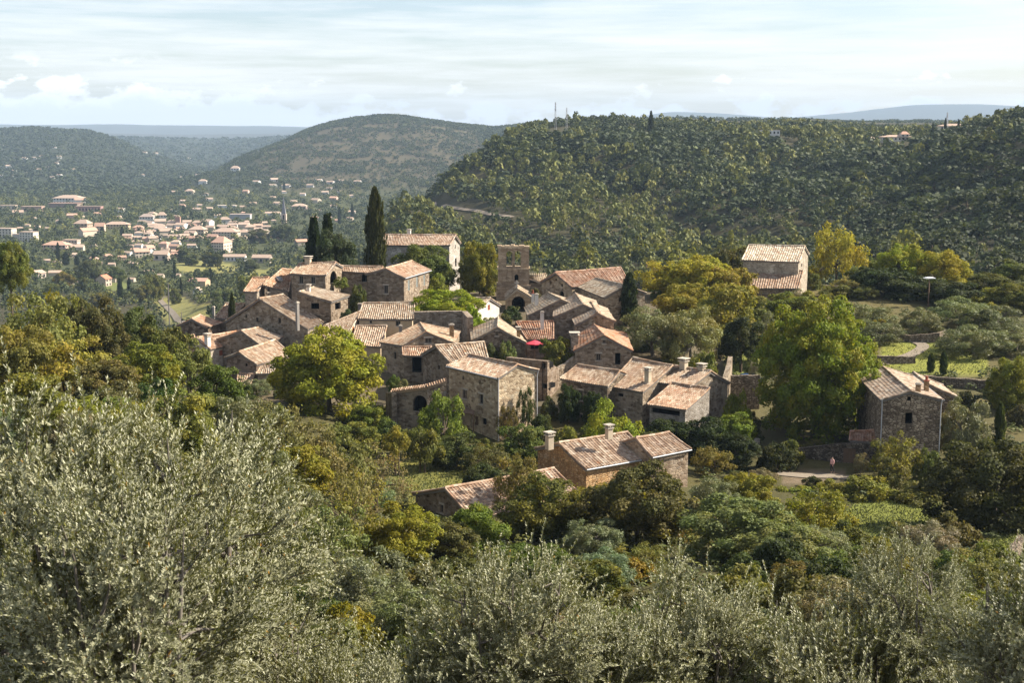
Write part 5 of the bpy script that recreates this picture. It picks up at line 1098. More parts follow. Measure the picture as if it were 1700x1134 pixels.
# -- the olive trees close to the camera, leaf by leaf
def near_olive(seed, Ht=5.2, Rc=1.75, ncl=100, nl=40):
    """trunk, limbs and a branch to every spray; each spray is a tuft of leafy shoots"""
    rng = np.random.default_rng(seed); st = MB(); base = np.array([.1, .05, 1.1]); limbs = []
    st.tube([(0, 0, -1.5), (.05, 0, 0), tuple(base)], [.2, .17, .13], 8)
    for i in range(9):
        th = i * 2.4 + rng.uniform(-.3, .3); sp = rng.uniform(.25, .6) * Rc; e = np.array([sp * math.cos(th), sp * math.sin(th), Ht * rng.uniform(.55, .8)]); m = base * .45 + e * .55 + np.array([.22 * math.cos(th), .22 * math.sin(th), -.25])
        st.tube([tuple(base), tuple(m), tuple(e), tuple(e + (e - m) * .35)], [.075, .045, .018, .006], 6); limbs += [m, e, (m + e) / 2]
    limbs = np.array(limbs); cl_c = []; tries = 0
    while len(cl_c) < ncl and tries < 5000:
        tries += 1; u = unit(rng.normal(size=3) + np.array([0, 0, .25])); rr = rng.uniform(.55, 1.0) if len(cl_c) > ncl * .25 else rng.uniform(.1, .6)
        c = np.array([u[0] * Rc * rr, u[1] * Rc * rr, Ht * .56 + u[2] * Ht * .40 * rr])
        if all(np.linalg.norm(c - q[0]) > .30 for q in cl_c): cl_c.append((c, u))
    V = []; va = []; cl = []; SV = []
    for c, u in cl_c:
        a = limbs[np.argmin(np.linalg.norm(limbs - (c - np.array([0, 0, .35])), axis=1))]; b = c - u * .28 - np.array([0, 0, .12]); mid_ = (a + b) / 2 + rng.normal(size=3) * .08
        st.tube([tuple(a), tuple(mid_), tuple(b), tuple(c)], [.028, .018, .011, .005], 5); lead = u[2] > .55 and rng.random() < .45; cv = rng.random(); big = rng.uniform(.75, 1.25)
        for k in range(int(rng.integers(24, 42) * big)):
            p = b + (c - b) * rng.random() * 1.1 + rng.normal(size=3) * .10 * big; d = unit(u * .75 + np.array([0, 0, .7]) + rng.normal(size=3) * .42); l = rng.uniform(.26, .5) * big; n = nl
            if lead and k < 4: d = unit(np.array([0, 0, 1.]) + u * .3 + rng.normal(size=3) * .12); l = rng.uniform(.6, .95); n = int(nl * 1.7)
            bend = rng.normal(size=3) * .09 + np.array([0, 0, -.05]); s = np.sort(rng.random(n)) ** .8; pts = p + d * l * s[:, None] + bend * (s ** 2)[:, None]
            a1 = unit(np.cross(d, rng.normal(size=3))); b1 = np.cross(d, a1); ang = np.arange(n) * (math.pi / 2) + rng.normal(size=n) * .35 + np.where(np.arange(n) % 2, math.pi, 0)
            out = a1 * np.cos(ang)[:, None] + b1 * np.sin(ang)[:, None]; T = unit(d + out * rng.uniform(.5, 1.05, (n, 1))); N = unit(np.cross(T, np.cross(d, out)) + rng.normal(size=(n, 3)) * .25)
            L = rng.uniform(.045, .078, n) * (1 - .25 * s); V.append(leaf_quads(pts, N, T, L, L * .3, .04)); va.append(rng.random(n)); cl.append(np.clip(cv + rng.normal(size=n) * .08, 0, 1))
            w = .0026; sd_ = a1 * w; up = b1 * w; q = [p, p + d * l * .55 + bend * .3, p + d * l + bend]
            for u_, v_ in ((q[0], q[1]), (q[1], q[2])): SV.append([u_ - sd_, u_ + sd_, v_ + sd_ * .5, v_ - sd_ * .5]); SV.append([u_ - up, u_ + up, v_ + up * .5, v_ - up * .5])
    V = np.concatenate(V); cm = quads_mesh('olive_crown', V, [M['near_olive_leaf']], {'var': np.concatenate(va), 'clump': np.concatenate(cl)})
    sm = quads_mesh('olive_twigs', np.array(SV), [M['twig']]); return cm, st.mesh('olive_trunk', M['bark_olive']), sm
def mat_near_olive():
    t = NT('near_olive_leaf'); v = t.attr('var').outputs['Fac']; k = t.attr('clump').outputs['Fac']; oi = t.n('ShaderNodeObjectInfo')
    front = t.mix(v, (.094, .098, .024), (.205, .20, .055)); front = t.mix(t.ramp(k, [(.6, 0), (1, .6)]), front, (.19, .165, .05))
    back = t.mix(v, (.265, .258, .155), (.39, .38, .25)); c = t.mix(t.n('ShaderNodeNewGeometry').outputs['Backfacing'], front, back)
    c = t.mix(t.math('GREATER_THAN', v, .994), c, (.30, .15, .02)); c = t.mix(1, c, oi.outputs['Color'], 'MULTIPLY')
    b = t.bsdf(c, .5, .35); tr = t.n('ShaderNodeBsdfTranslucent'); t.l(t.mix(1, front, (1.6, 1.7, .9), 'MULTIPLY'), tr.inputs[0])
    ms = t.n('ShaderNodeMixShader'); ms.inputs[0].default_value = .14; t.l(b, ms.inputs[1]); t.l(tr.outputs[0], ms.inputs[2]); return t.out(ms.outputs[0])
M['twig'] = mat_plain('olive_twig', (.11, .105, .06), .9)
M['near_olive_leaf'] = mat_near_olive()
NEAR = [near_olive(201), near_olive(202, 5.0, 1.5, 84), near_olive(203, 4.6, 1.4, 72)]
for i, (px, top, Y, sc, v, tint, lab) in enumerate([
    (272, 632, 13.2, .84, 0, 1.1, 'biggest silvery olive tree close to the camera at lower left'),
    (20, 655, 12.2, 1.0, 1, 1.0, 'close silvery olive tree cut by the left edge'),
    (180, 770, 10.6, .8, 2, .9, 'close olive tree in the dark lower left corner between the two big ones'),
    (425, 930, 14.5, .64, 1, 1.05, 'close olive tree leaning out right of the biggest silvery one'),
    (845, 884, 17.0, .8, 0, 1.1, 'close olive tree with a tall loose tip at bottom centre'),
    (690, 1040, 16.5, .95, 2, .95, 'close low olive tree at the bottom, left of the loose tipped one'),
    (985, 1010, 17.0, .9, 2, 1.0, 'close olive tree between the loose tipped one and the bushy right ones'),
    (1135, 938, 18.0, .8, 1, 1.1, 'close olive tree with bright tips right of bottom centre'),
    (1285, 972, 18.0, .95, 0, 1.12, 'close bushy olive tree below the pale grey oak'),
    (1507, 900, 18.5, .62, 1, 1.1, 'close olive tree with a narrow bright spire at lower right'),
    (1400, 1015, 17.5, .95, 2, 1.0, 'close low olive tree left of the bright spire'),
    (1630, 1010, 17.5, .95, 0, 1.0, 'close olive tree at the bottom right corner'),
    (1715, 900, 11.5, .6, 2, .95, 'close olive branches entering at the right edge'),
    (545, 1085, 13.0, .75, 2, .9, 'close low olive tree at the bottom, right of the biggest one')]):
    cm, tm, sm = NEAR[v]; p = at(px, top, Y); hz = {0: 5.2, 1: 5.0, 2: 4.6}[v] * sc
    root = empty('olive_tree', (p[0], p[1], p[2] - hz * .972), i * 1.9 + .4); root.scale = (sc, sc, sc); tag(root, lab, 'olive tree')
    c = link('crown', cm, root); c.color = (tint, tint, tint * .97, 1); link('trunk', tm, root); link('twigs', sm, root)

# -- woods: many small trees, in one mesh per wood
def crest(px, y0=700, y1=1120):
    a = (px - 850) / F / CP; j = int(round((a - AS[0]) / (AS[1] - AS[0]))); m = (YS > y0) & (YS < y1); q = E0[m, j]; i = np.where(m)[0][np.argmax(q >= q.max() - .0022)]; return a * YS[i], YS[i]
E0 = Z / YS[:, None]
VILLAS = [(*crest(925), 9), (*crest(1270), 10), (*crest(1477), 16), (*crest(1568), 14), (*crest(1434), 6)]
ROADL = [hit(px, py, 480)[:2] for px, py in ((850, 363), (826, 359), (805, 355), (787, 352), (770, 349), (752, 346), (735, 343), (720, 340), (706, 336), (695, 331), (690, 326), (694, 321))]
ROADP = [tuple(np.array(ROADL[i]) * (1 - f) + np.array(ROADL[i + 1]) * f) for i in range(len(ROADL) - 1) for f in (0, .25, .5, .75)]; print('ROAD', [(int(a), int(b)) for a, b in ROADL])
vis = E >= np.maximum.accumulate(np.concatenate([np.full((12, NCc), -9.0), E[:-12]], 0), 0) - .0045
def sample(n, cond, dens=None):
    w = (YY ** 2 * vis * cond).astype(float)
    if dens is not None: w = w * dens
    w = w.ravel() / w.sum(); k = RNG.choice(len(w), n, p=w); i, j = k // NCc, k % NCc
    ly = LY[i] + (RNG.random(n) - .5) * (LY[1] - LY[0]); a = AS[j] + (RNG.random(n) - .5) * (AS[1] - AS[0]); y = np.exp(ly); x = a * y
    return x, y, HV(x, y)
def puff(seed, n, leaf, conic=0.0):
    rng = np.random.default_rng(seed); P, d, k, C = lobed(rng, n, 9, (.3, .5), (.35, .75), 1.0, -.4, .55)
    if conic: P[:, :2] *= (1.15 - conic * (P[:, 2:] + .6) / 1.6)
    N = unit(d + rng.normal(size=(n, 3)) * .4); T = np.cross(N, rng.normal(size=(n, 3))); L = leaf * rng.uniform(.7, 1.3, n); Q = leaf_quads(P - unit(T) * L[:, None] * .5, N, T, L, L * .8)
    Q[..., 2] = (Q[..., 2] + .85) / 1.75; return Q.astype(np.float32)
def wood(name, label, cat, x, y, z, r, h, kinds, npuff, leaf, conic):
    V = []; va = []; cl = []; lib = [[puff(500 + 10 * q + s, npuff, leaf, q * .55) for s in range(4)] for q in (0, 1)]
    for i in range(len(x)):
        Q = lib[int(conic[i])][i % 4]; t_ = RNG.random() * 6.28; c, s = math.cos(t_), math.sin(t_); q = Q.copy()
        q[..., 0] = (Q[..., 0] * c - Q[..., 1] * s) * r[i] + x[i]; q[..., 1] = (Q[..., 0] * s + Q[..., 1] * c) * r[i] + y[i]; q[..., 2] = Q[..., 2] * h[i] + z[i] - .15 * h[i]
        V.append(q); va.append(RNG.random(npuff)); cl.append(np.clip(kinds[i] + RNG.normal(size=npuff) * .04, 0, 1))
    o = link(name, quads_mesh(name, np.concatenate(V), [M['forest']], {'var': np.concatenate(va), 'clump': np.concatenate(cl)})); tag(o, label, cat, None, 'stuff'); return o
PX = 850 + F * CP * (X / YY)
fbm = np.array([[noise.fractal(Vector((X[i, j] / 70, YS[i] / 70, 9)), 1, 2, 3) if 300 < YS[i] < 4300 else 0 for j in range(NCc)] for i in range(NR)])
hillm = ((YY > 430) & (PX > 600) | (YY > 290) & (PX > 1250)) & (YY < 1700) & (Z > -82)
fb2 = np.array([[noise.fractal(Vector((X[i, j] / 130, YS[i] / 130, 19)), 1, 2, 3) if 280 < YS[i] < 1500 else 0 for j in range(NCc)] for i in range(NR)])
dens = np.clip(.75 + .55 * fbm, .12, 1.4) * np.where(Z < -42, .8, 1.1)
n = 22000; x, y, z = sample(n, hillm, np.clip(dens, .3, 1.3)); f = (z + 62) / 62
sz = np.clip(np.exp(RNG.normal(-.08, .36, n)), .4, 1.9) * np.clip(2.4 + 1.3 * f, 1.9, 3.7); gi_ = np.clip((np.log(y) - LY[0]) / (LY[1] - LY[0]), 0, NR - 1).astype(int); gj_ = np.clip((x / y - AS[0]) / (AS[1] - AS[0]), 0, NCc - 1).astype(int); pine = RNG.random(n) < np.clip(.24 + .8 * fb2[gi_, gj_] + .25 * (x / y < .05), .02, .8)
sz = sz * (1 - .38 * np.clip((z + 12) / 10, 0, 1)); r = sz * np.where(pine, 1.0, 1.3); h = sz * np.where(pine, 2.3, 1.7); kd = np.where(pine, RNG.uniform(.52, .86, n), RNG.uniform(0, .45, n))
clear = np.ones(n, bool)
for (vx, vy, vw) in VILLAS:                                           # gardens and the road stay open
    clear &= ~((np.abs(x - vx) < vw) & (y > vy - 85) & (y < vy + 4))
for (rx, ry) in ROADP: clear &= ~((np.abs(x - rx) < 6) & (y > ry - 16) & (y < ry + 4))
x, y, z, sz, pine, r, h, kd = (q[clear] for q in (x, y, z, sz, pine, r, h, kd)); n = len(x)
order = np.argsort(-r * h / y ** 2); big, rest = order[:300], order[300:]
wood('hillside_wood', 'dense evergreen wood of oaks and pines covering the big hill beyond the village', 'wood', x[rest], y[rest], z[rest], r[rest], h[rest], kd[rest], 54, .38, pine[rest])
for q, nm in ((0, 'oak'), (1, 'pine')):
    vs = []
    for s in range(3):
        Q = puff(700 + q * 10 + s, 150, .26, q * .55); k = len(Q); me = quads_mesh(nm + '_crown', Q, [M['leaf']], {'var': RNG.random(k), 'clump': RNG.uniform(.3, 1, k)}); mb = MB(); mb.tube([(0, 0, -.3), (.02, .01, .6)], [.1, .04], 5)
        vs.append((me, mb.mesh(nm + '_trunk', M['bark'])))
    ARCH['hill_' + nm] = vs
for i in big:
    p = bool(pine[i]); cm, tm = ARCH['hill_pine' if p else 'hill_oak'][i % 3]; root = empty('pine_tree' if p else 'oak_tree', (x[i], y[i], z[i] - .1 * h[i]), RNG.random() * 6); root.scale = (r[i], r[i], h[i])
    tag(root, 'yellow green pine among the trees low on the big wooded hillside' if p else 'dark rounded oak among the trees low on the big wooded hillside', 'pine tree' if p else 'oak tree', None, 'pines low on the wooded hillside' if p else 'oaks low on the wooded hillside') if False else tag(root, 'yellow green pine among the trees low on the big wooded hillside' if p else 'dark rounded oak among the trees low on the big wooded hillside', 'pine tree' if p else 'oak tree', 'pines low on the wooded hillside' if p else 'oaks low on the wooded hillside')
    c = link('crown', cm, root); g = RNG.uniform(.8, 1.2); c.color = ((.13 * g, .125 * g, .03, .05) if p else (.045 * g, .052 * g, .02, 0)); link('trunk', tm, root)
midm = (YY > 2300) & (YY < 3450) & (X / YY > -.22) & (Z > -96)
n = 24000; x, y, z = sample(n, midm, np.clip(.5 + 1.0 * fbm, .12, 1.2) + .5 * (YY > 3150)); s = RNG.uniform(2.2, 6.0, n)
wood('hill_scrub', 'scattered dark scrub on the dry terraced hill behind the town', 'scrub', x, y, z, s, s * 1.3, RNG.uniform(0, .5, n), 20, .6, np.zeros(n))
lefm = (YY > 2250) & (YY < 4400) & (PX < 480) & ~((YY < 3450) & (PX > 330))
n = 9500; x, y, z = sample(n, lefm); s = RNG.uniform(5, 10, n)
wood('far_hill_wood', 'dark bluish wood covering the far left hill', 'wood', x, y, z, s, s * 1.2, RNG.uniform(0, .35, n), 16, .65, np.zeros(n))
n = 4000; x, y, z = sample(n, (YY > 4500) & (YY < 6500)); s = RNG.uniform(8, 16, n)
wood('low_ridge_wood', 'dark wood on the low ridge far beyond the town', 'wood', x, y, z, s, s, RNG.uniform(0, .3, n), 12, .7, np.zeros(n))
valm = (YY > 330) & (YY < 2400) & (PX < 720) & (Z < -55) & ~OPEN
n = 9500; x, y, z = sample(n, valm, np.clip(.8 + .6 * fbm, .1, 1.5) * (1 / (YY / 1000) ** .6)); s = RNG.uniform(1.6, 4.6, n) * np.clip(y / 900, .75, 1.25)
VAL = (x, y, z, s)
# ------------------------------------------------------------------ valley town and far houses
t = NT('far_plaster'); c = t.mix(1, t.mix(t.noise(t.pos(), .4, 4), (.75, .74, .72), (1, 1, 1)), t.n('ShaderNodeObjectInfo').outputs['Color'], 'MULTIPLY'); M['far_plaster'] = t.out(t.bsdf(c, .9, .1))
t = NT('far_roof'); p = t.pos(); c = t.mix(t.noise(p, .7, 5, .7), (.30, .215, .165), (.52, .425, .35)); c = t.mix(1, c, t.n('ShaderNodeObjectInfo').outputs['Color'], 'MULTIPLY'); M['far_roof'] = t.out(t.bsdf(c, .9, .1))
def far_meshes():
    d = {}
    for kind in ('gable', 'hip', 'flat'):
        w = MB(); r = MB(); x, y = .5, .5
        cs = [(-x, -y), (x, -y), (x, y), (-x, y)]
        for i in range(4): a, b = cs[i], cs[(i + 1) % 4]; w.poly([(*a, -.4), (*b, -.4), (*b, 1), (*a, 1)])
        if kind == 'gable':
            for s in (-1, 1): w.poly([(s * x, -y, 1), (s * x, y, 1), (s * x, 0, 1.42)])
        ox, oy, k = .54, .56, (0.54 if kind == 'gable' else .22); ze = .96
        if kind == 'flat':
            w.poly([(*c_, 1) for c_ in cs]); r.box((0, 0, 1.0), 1.04, 1.04, .07)
        else:
            A, B, Cc, D = (-ox, -oy, ze), (ox, -oy, ze), (ox, oy, ze), (-ox, oy, ze); P, Q = (-k, 0, 1.46), (k, 0, 1.46)
            r.poly([A, B, Q, P]); r.poly([Cc, D, P, Q]); r.poly([B, Cc, Q]); r.poly([D, A, P]) if True else None
            if kind == 'gable': r.f = r.f[:2]; r.uv = r.uv[:2]; r.mi = r.mi[:2]; r.sm = r.sm[:2]
            n0 = len(r.v); dz = -.05
            for (a, b) in ((A, B), (Cc, D)): r.poly([(a[0], a[1], a[2] + dz), (b[0], b[1], b[2] + dz), b, a])
        d[kind] = (w.mesh(kind + '_walls', M['far_plaster']), r.mesh(kind + '_roof', M['far_roof']))
    return d
FM = far_meshes()
wb = MB(); wb.box((0, 0, -.5), 1, 1, 1); WIN = wb.mesh('far_window', M['dark'])
def far_house(label, px, py, wp, hp, kind='gable', wall=(.62, .52, .40), roof=(1, 1, 1), rz=0.0, dep=.75, floors=0, nwin=0, name='town_house', cat='house', group=None, y0=380, crestpx=None):
    if crestpx: cx_, cy_ = crest(crestpx); px_ = cy_ * (px - 850) / F / CP; p = np.array([px_, cy_, H(px_, cy_) + .6])
    else: p = hit(px, py, y0)
    lift = 0; s = p[1] / F; w, h = wp * s, hp * s * (.74 if kind != 'flat' else 1.0)
    root = empty(name, (p[0], p[1] + w * dep / 2, p[2] + lift), rz); root.scale = (w, w * dep, h); tag(root, label, cat, group)
    a, b = FM[kind]; o = link('wall', a, root); o.color = (*(q * .88 for q in wall), 1); o = link('roof', b, root); o.color = (*roof, 1)
    for f in range(floors):
        for i in range(nwin):
            o = link('window', WIN, root); o.location = (-.5 + (i + .5) / nwin, -.5, (f + .5) / floors); o.scale = (.38 / nwin, .03, .45 / floors)
            if f < 3 and i < 3: o = link('window', WIN, root); o.location = (.5, -.5 + (i + .5) / 3, (f + .5) / floors); o.scale = (.012, .12, .45 / floors)
    FARH.append((px, py, wp)); return root
FARH = []
W = (.78, .76, .72); CR = (.66, .56, .43); PK = (.64, .46, .37); ST = (.42, .36, .29); YW = (.62, .48, .30)
T1, T2, T3 = (1.0, .93, .86), (1.08, .86, .76), (.95, .9, .84)
far_house('long white institution with many windows on the rise at the far end of town', 112, 338, 46, 13, 'hip', W, T3, -.1, .5, 2, 9)
far_house('white wing with a gable right of the long white institution', 130, 339, 14, 10, 'gable', W, T2, .3)
far_house('low dark roofed building below the white institution', 104, 345, 48, 7, 'flat', (.30, .22, .18), (.5, .42, .38))
far_house('low school like block with red wall panels', 146, 352, 42, 9, 'flat', (.50, .30, .26), (.6, .55, .5), 0, .4, 1, 8)
far_house('low flat roofed reddish block at the left of the town', 52, 351, 34, 8, 'flat', (.5, .34, .27), (.8, .72, .66), 0, .5)
far_house('flat roofed cream block at the far left edge', 12, 349, 26, 8, 'flat', CR, (.9, .85, .8), 0, .5, 1, 4)
far_house('white balcony apartment block cut by the left edge', 8, 396, 30, 16, 'flat', (.72, .65, .55), (1, .95, .9), -.25, .5, 4, 5)
far_house('white balcony apartment block right of the one at the left edge', 46, 402, 26, 16, 'flat', (.76, .70, .6), (1, .95, .9), -.25, .6, 4, 5)
far_house('low link between the two balcony apartment blocks', 28, 400, 14, 11, 'flat', (.6, .54, .47), (1, .95, .9), -.25, .6)
far_house('long pink plastered house with a pale tiled roof behind the thin cypress', 92, 418, 40, 16, 'hip', PK, T2, -.15, .6, 2, 6)
far_house('flat pinkish apartment block right of the thin cypress', 117, 412, 25, 13, 'flat', (.7, .56, .46), (1, .9, .82), -.1, .6, 3, 5)
far_house('cream house at the right of the pinkish block', 126, 418, 22, 11, 'gable', CR, T1, .1)
far_house('square convent like house with tall hipped roof above the park trees', 136, 384, 24, 18, 'hip', (.52, .38, .28), T1, -.2, .8, 3, 4)
far_house('steep roofed wing running down from the square convent', 144, 393, 28, 14, 'gable', CR, T2, .9, .5)
far_house('narrow cream house with three window rows right of the convent wing', 165, 387, 16, 16, 'gable', (.7, .56, .42), T2, 0, .7, 3, 4)
far_house('long ochre school with tiled roof above the cypress row', 193, 381, 40, 12, 'hip', YW, T1, 0, .4, 2, 8)
far_house('bright white house with grey roof right of the long ochre school', 243, 369, 23, 13, 'hip', W, (.8, .8, .82), 0, .7, 2, 5)
far_house('white terraced house right of the bright white one', 268, 367, 14, 14, 'hip', W, T3, .2, .7, 2, 3)
far_house('square brick tower like house in the town', 295, 376, 8, 15, 'flat', (.45, .27, .22), (.7, .5, .42), 0, .9)
far_house('pale four storey apartment block above the green field', 366, 421, 23, 26, 'hip', (.72, .60, .48), T2, -.35, 1.2, 4, 5)
far_house('long three storey block behind the four storey apartment block', 374, 397, 40, 17, 'hip', (.70, .60, .48), T1, -.15, .6, 3, 8)
far_house('square three storey house left of the long block', 327, 391, 26, 14, 'hip', (.60, .48, .36), T1, -.1, .8, 2, 5)
far_house('white bungalow behind the green field', 389, 434, 36, 11, 'gable', W, T3, -.05, .4, 1, 6)
far_house('stone farmhouse right of the white bungalow', 434, 437, 30, 13, 'gable', ST, T3, -.1, .6, 1, 3)
far_house('half timbered house with a red roof and front gable, nearest of the valley', 170, 476, 20, 18, 'gable', (.52, .42, .34), (1.1, .55, .42), 1.35, .9, 2, 2)
far_house('cream shed beside the half timbered house', 184, 470, 15, 9, 'gable', CR, T1, .05)
far_house('stone cottage with a pale gable at the left, nearest row of the valley', 60, 463, 20, 13, 'gable', (.5, .42, .36), T1, 1.2, .9, 1, 2)
far_house('long shed roof behind the stone cottage at the left', 40, 458, 34, 8, 'gable', (.45, .38, .32), T3, 0)
far_house('low pale cottage right of the stone cottage at the left', 90, 459, 20, 9, 'gable', CR, T1, .1)
far_house('ochre barn with a long tiled roof below the green field', 329, 476, 30, 13, 'gable', YW, T2, -.2, .7)
far_house('tiny white cottage with a grey door below the ochre barn', 327, 489, 12, 11, 'gable', W, T3, 1.3, .9, 1, 2)
far_house('row house with cream front at the end of the main street', 232, 428, 24, 14, 'gable', CR, T2, .5, .8, 2, 4)
far_house('wide cream house with plain front below the street row', 267, 433, 24, 15, 'gable', (.66, .52, .42), T1, -.1, .7, 1, 2)
far_house('white end house of the street row', 247, 421, 14, 13, 'gable', W, T2, .8, .8, 2, 2)
far_house('low long shed with white roof on the far side of town', 376, 345, 30, 4, 'flat', W, (1.6, 1.6, 1.6), 0, .4)
far_house('greenhouse like long grey roof right of the town centre', 398, 364, 34, 8, 'flat', (.45, .45, .46), (1.0, 1.0, 1.05), 0, .5)
far_house('pale warehouse roof left of the town church', 452, 358, 24, 6, 'gable', W, T3, 0, .7)
far_house('pink villa above the town church', 496, 349, 24, 10, 'hip', (.66, .5, .42), T1, 0, .7, 1, 4)
far_house('terracotta roofed bungalow at the edge of town, near the dark conifers', 458, 403, 30, 10, 'hip', CR, (1.15, .75, .6), 0, .7)
far_house('steep roofed barn left of the dark conifers', 502, 408, 26, 10, 'gable', ST, (1.1, .8, .65), .5, .6)
far_house('white chateau like villa on the hillside left of the terraces', 390, 287, 14, 11, 'hip', W, T3, 0, .7, 2, 3)
far_house('white hill house at the left foot of the terraced hill', 336, 306, 13, 8, 'hip', W, T3, 0, .7)
far_house('low white villa, leftmost on the skyline of the big wooded hill', 1270, 229, 31, 8, 'flat', W, (1.4, 1.3, 1.2), 0, .5, 1, 5, crestpx=1270)
far_house('long cream villa with a square upper storey on the wooded skyline', 1477, 224, 52, 9, 'hip', (.8, .74, .62), T1, 0, .35, 1, 8, crestpx=1477)
far_house('upper storey of the long cream villa on the skyline', 1489, 221, 14, 13, 'hip', (.8, .74, .62), T2, 0, .9, 2, 2, crestpx=1477)
far_house('villa among cypresses, rightmost on the wooded skyline', 1568, 216, 46, 10, 'hip', (.74, .66, .54), T1, 0, .35, 1, 7, crestpx=1568)
far_house('small pale villa partly hidden in trees on the wooded skyline', 1434, 217, 14, 7, 'hip', (.7, .66, .56), T3, 0, .6, crestpx=1434)
# the town church
p = hit(471.5, 372, 600); s = p[1] / F; root = empty('town_church', tuple(p)); tag(root, 'pointed church spire rising over the valley town', 'church'); mb = MB(); w = 8.5 * s; mb.box((0, 0, -2), w, w, 17 * s + 2); o = mb.build('tower', M['far_plaster'], root); o.color = (.6, .46, .38, 1)
mb = MB(); z0 = 17 * s
for i in range(4):
    a = [(-.5, -.5), (.5, -.5), (.5, .5), (-.5, .5)]; q, r_ = a[i], a[(i + 1) % 4]; mb.poly([(q[0] * w * .8, q[1] * w * .8, z0), (r_[0] * w * .8, r_[1] * w * .8, z0), (0, 0, z0 + 30 * s)])
o = mb.build('spire', M['far_plaster'], root); o.color = (.24, .23, .25, 1)
for sx in (0,): o = link('window', WIN, root); o.location = (0, -w / 2, 12 * s); o.scale = (w * .3, .3, w * .8)
# the other houses of the town, alike at this distance
G = [('cream town house with a pale terracotta roof, one of many in the valley', 'cream town houses', CR, T1), ('white town house with a pale roof, one of many in the valley', 'white town houses', W, T3), ('pinkish town house with a reddish roof, one of many in the valley', 'pinkish town houses', PK, T2)]
def zone_houses(n, box, wr, gi=None, lab=None, grp=None, mind=11):
    k = tr = 0
    while k < n and tr < 4000:
        tr += 1; px, py = random.uniform(box[0], box[1]), random.uniform(box[2], box[3])
        if len(box) > 4 and py > box[4](px): continue
        if any(abs(px - a) < (b_w + mind) * .62 and abs(py - b) < mind * .55 for a, b, b_w in FARH): continue
        q = random.choices((0, 1, 2), (.5, .22, .28))[0] if gi is None else gi; wd = random.uniform(*wr); jit = random.uniform(.82, 1.1)
        pt = hit(px, py, 420)
        if is_open(pt[0], pt[1]) or not (-112 < pt[2] < -40): continue
        far_house(lab or G[q][0], px, py, wd, wd * random.uniform(.45, .62), random.choice(('gable', 'gable', 'hip')), tuple(c * jit for c in G[q][2]), tuple(c * jit for c in G[q][3]), random.uniform(-.5, .5), random.uniform(.6, .9), 0, 0, 'town_house', 'house', grp or G[q][1]); k += 1
zone_houses(70, (225, 445, 372, 402), (9, 19), mind=4)
zone_houses(36, (0, 330, 352, 446), (8, 17), mind=11)
zone_houses(30, (280, 600, 318, 372), (8, 14), mind=12)
zone_houses(16, (210, 300, 395, 430), (11, 17), mind=7)
zone_houses(14, (420, 600, 300, 330), (8, 14), 1, 'white villa with gardens on the lower slope of the terraced hill', 'villas on the terraced hill', 14)
zone_houses(22, (0, 130, 235, 300), (5, 9), 1, 'tiny pale house on the far left wooded hill', 'houses on the far left hill', 6)
zone_houses(9, (230, 330, 245, 318), (5, 8), 1, 'tiny pale house on the low wooded saddle left of the terraced hill', 'houses on the low saddle', 8)
zone_houses(10, (20, 300, 452, 482), (10, 16), 0, 'small farm cottage among the trees on the near side of the valley', 'cottages on the near side of the valley', 16)
hp = np.array([hit(a, b, 420)[:2] for a, b, c in FARH]); x, y, z, s = VAL
keep = np.ones(len(x), bool)
for (hx, hy), (a, b, wd) in zip(hp, FARH):
    wm = wd * hy / F; keep &= ~((np.abs(x - hx) < wm * .62 + s * .6) & (y > hy - wm * .9 - s) & (y < hy + wm * 1.0))
x, y, z, s = x[keep], y[keep], z[keep], s[keep]; n = len(x)
wood('valley_trees', 'mixed trees and gardens filling the valley around the town', 'wood', x, y, z, s, s * RNG.uniform(1.4, 2.2, n), np.where(RNG.random(n) < .3, RNG.uniform(.5, .85, n), RNG.uniform(.05, .5, n)), 46, .4, RNG.random(n) < .15)
k = 0
for (px, tp, py, hw) in ((41, 408, 440, 2.6), (97, 402, 436, 3), (110, 418, 440, 5), (128, 424, 441, 4), (155, 420, 433, 2.5), (200, 462, 500, 4), (215, 460, 488, 3.2), (290, 432, 462, 2.2), (301, 462, 492, 2.2), (72, 398, 413, 2), (55, 425, 446, 1.8), (305, 340, 356, 2.2), (564, 343, 372, 3), (585, 338, 362, 2.5), (472, 302, 318, 1.8), (318, 350, 366, 2.5), (170, 376, 390, 3), (203, 376, 392, 3), (480, 425, 446, 2), (350, 444, 470, 2.5)):
    p = hit(px, py, 300 if py > 480 else 420); d = ray(px, tp)
    tree('slim dark cypress among the houses and gardens of the valley', px, 0, 0, 0, 'cypress', (.026, .036, .018), 0, 'cypress', 'cypress', 'cypresses in the valley', pos=(p[0], p[1], d[2] * p[1], hw * p[1] / F))
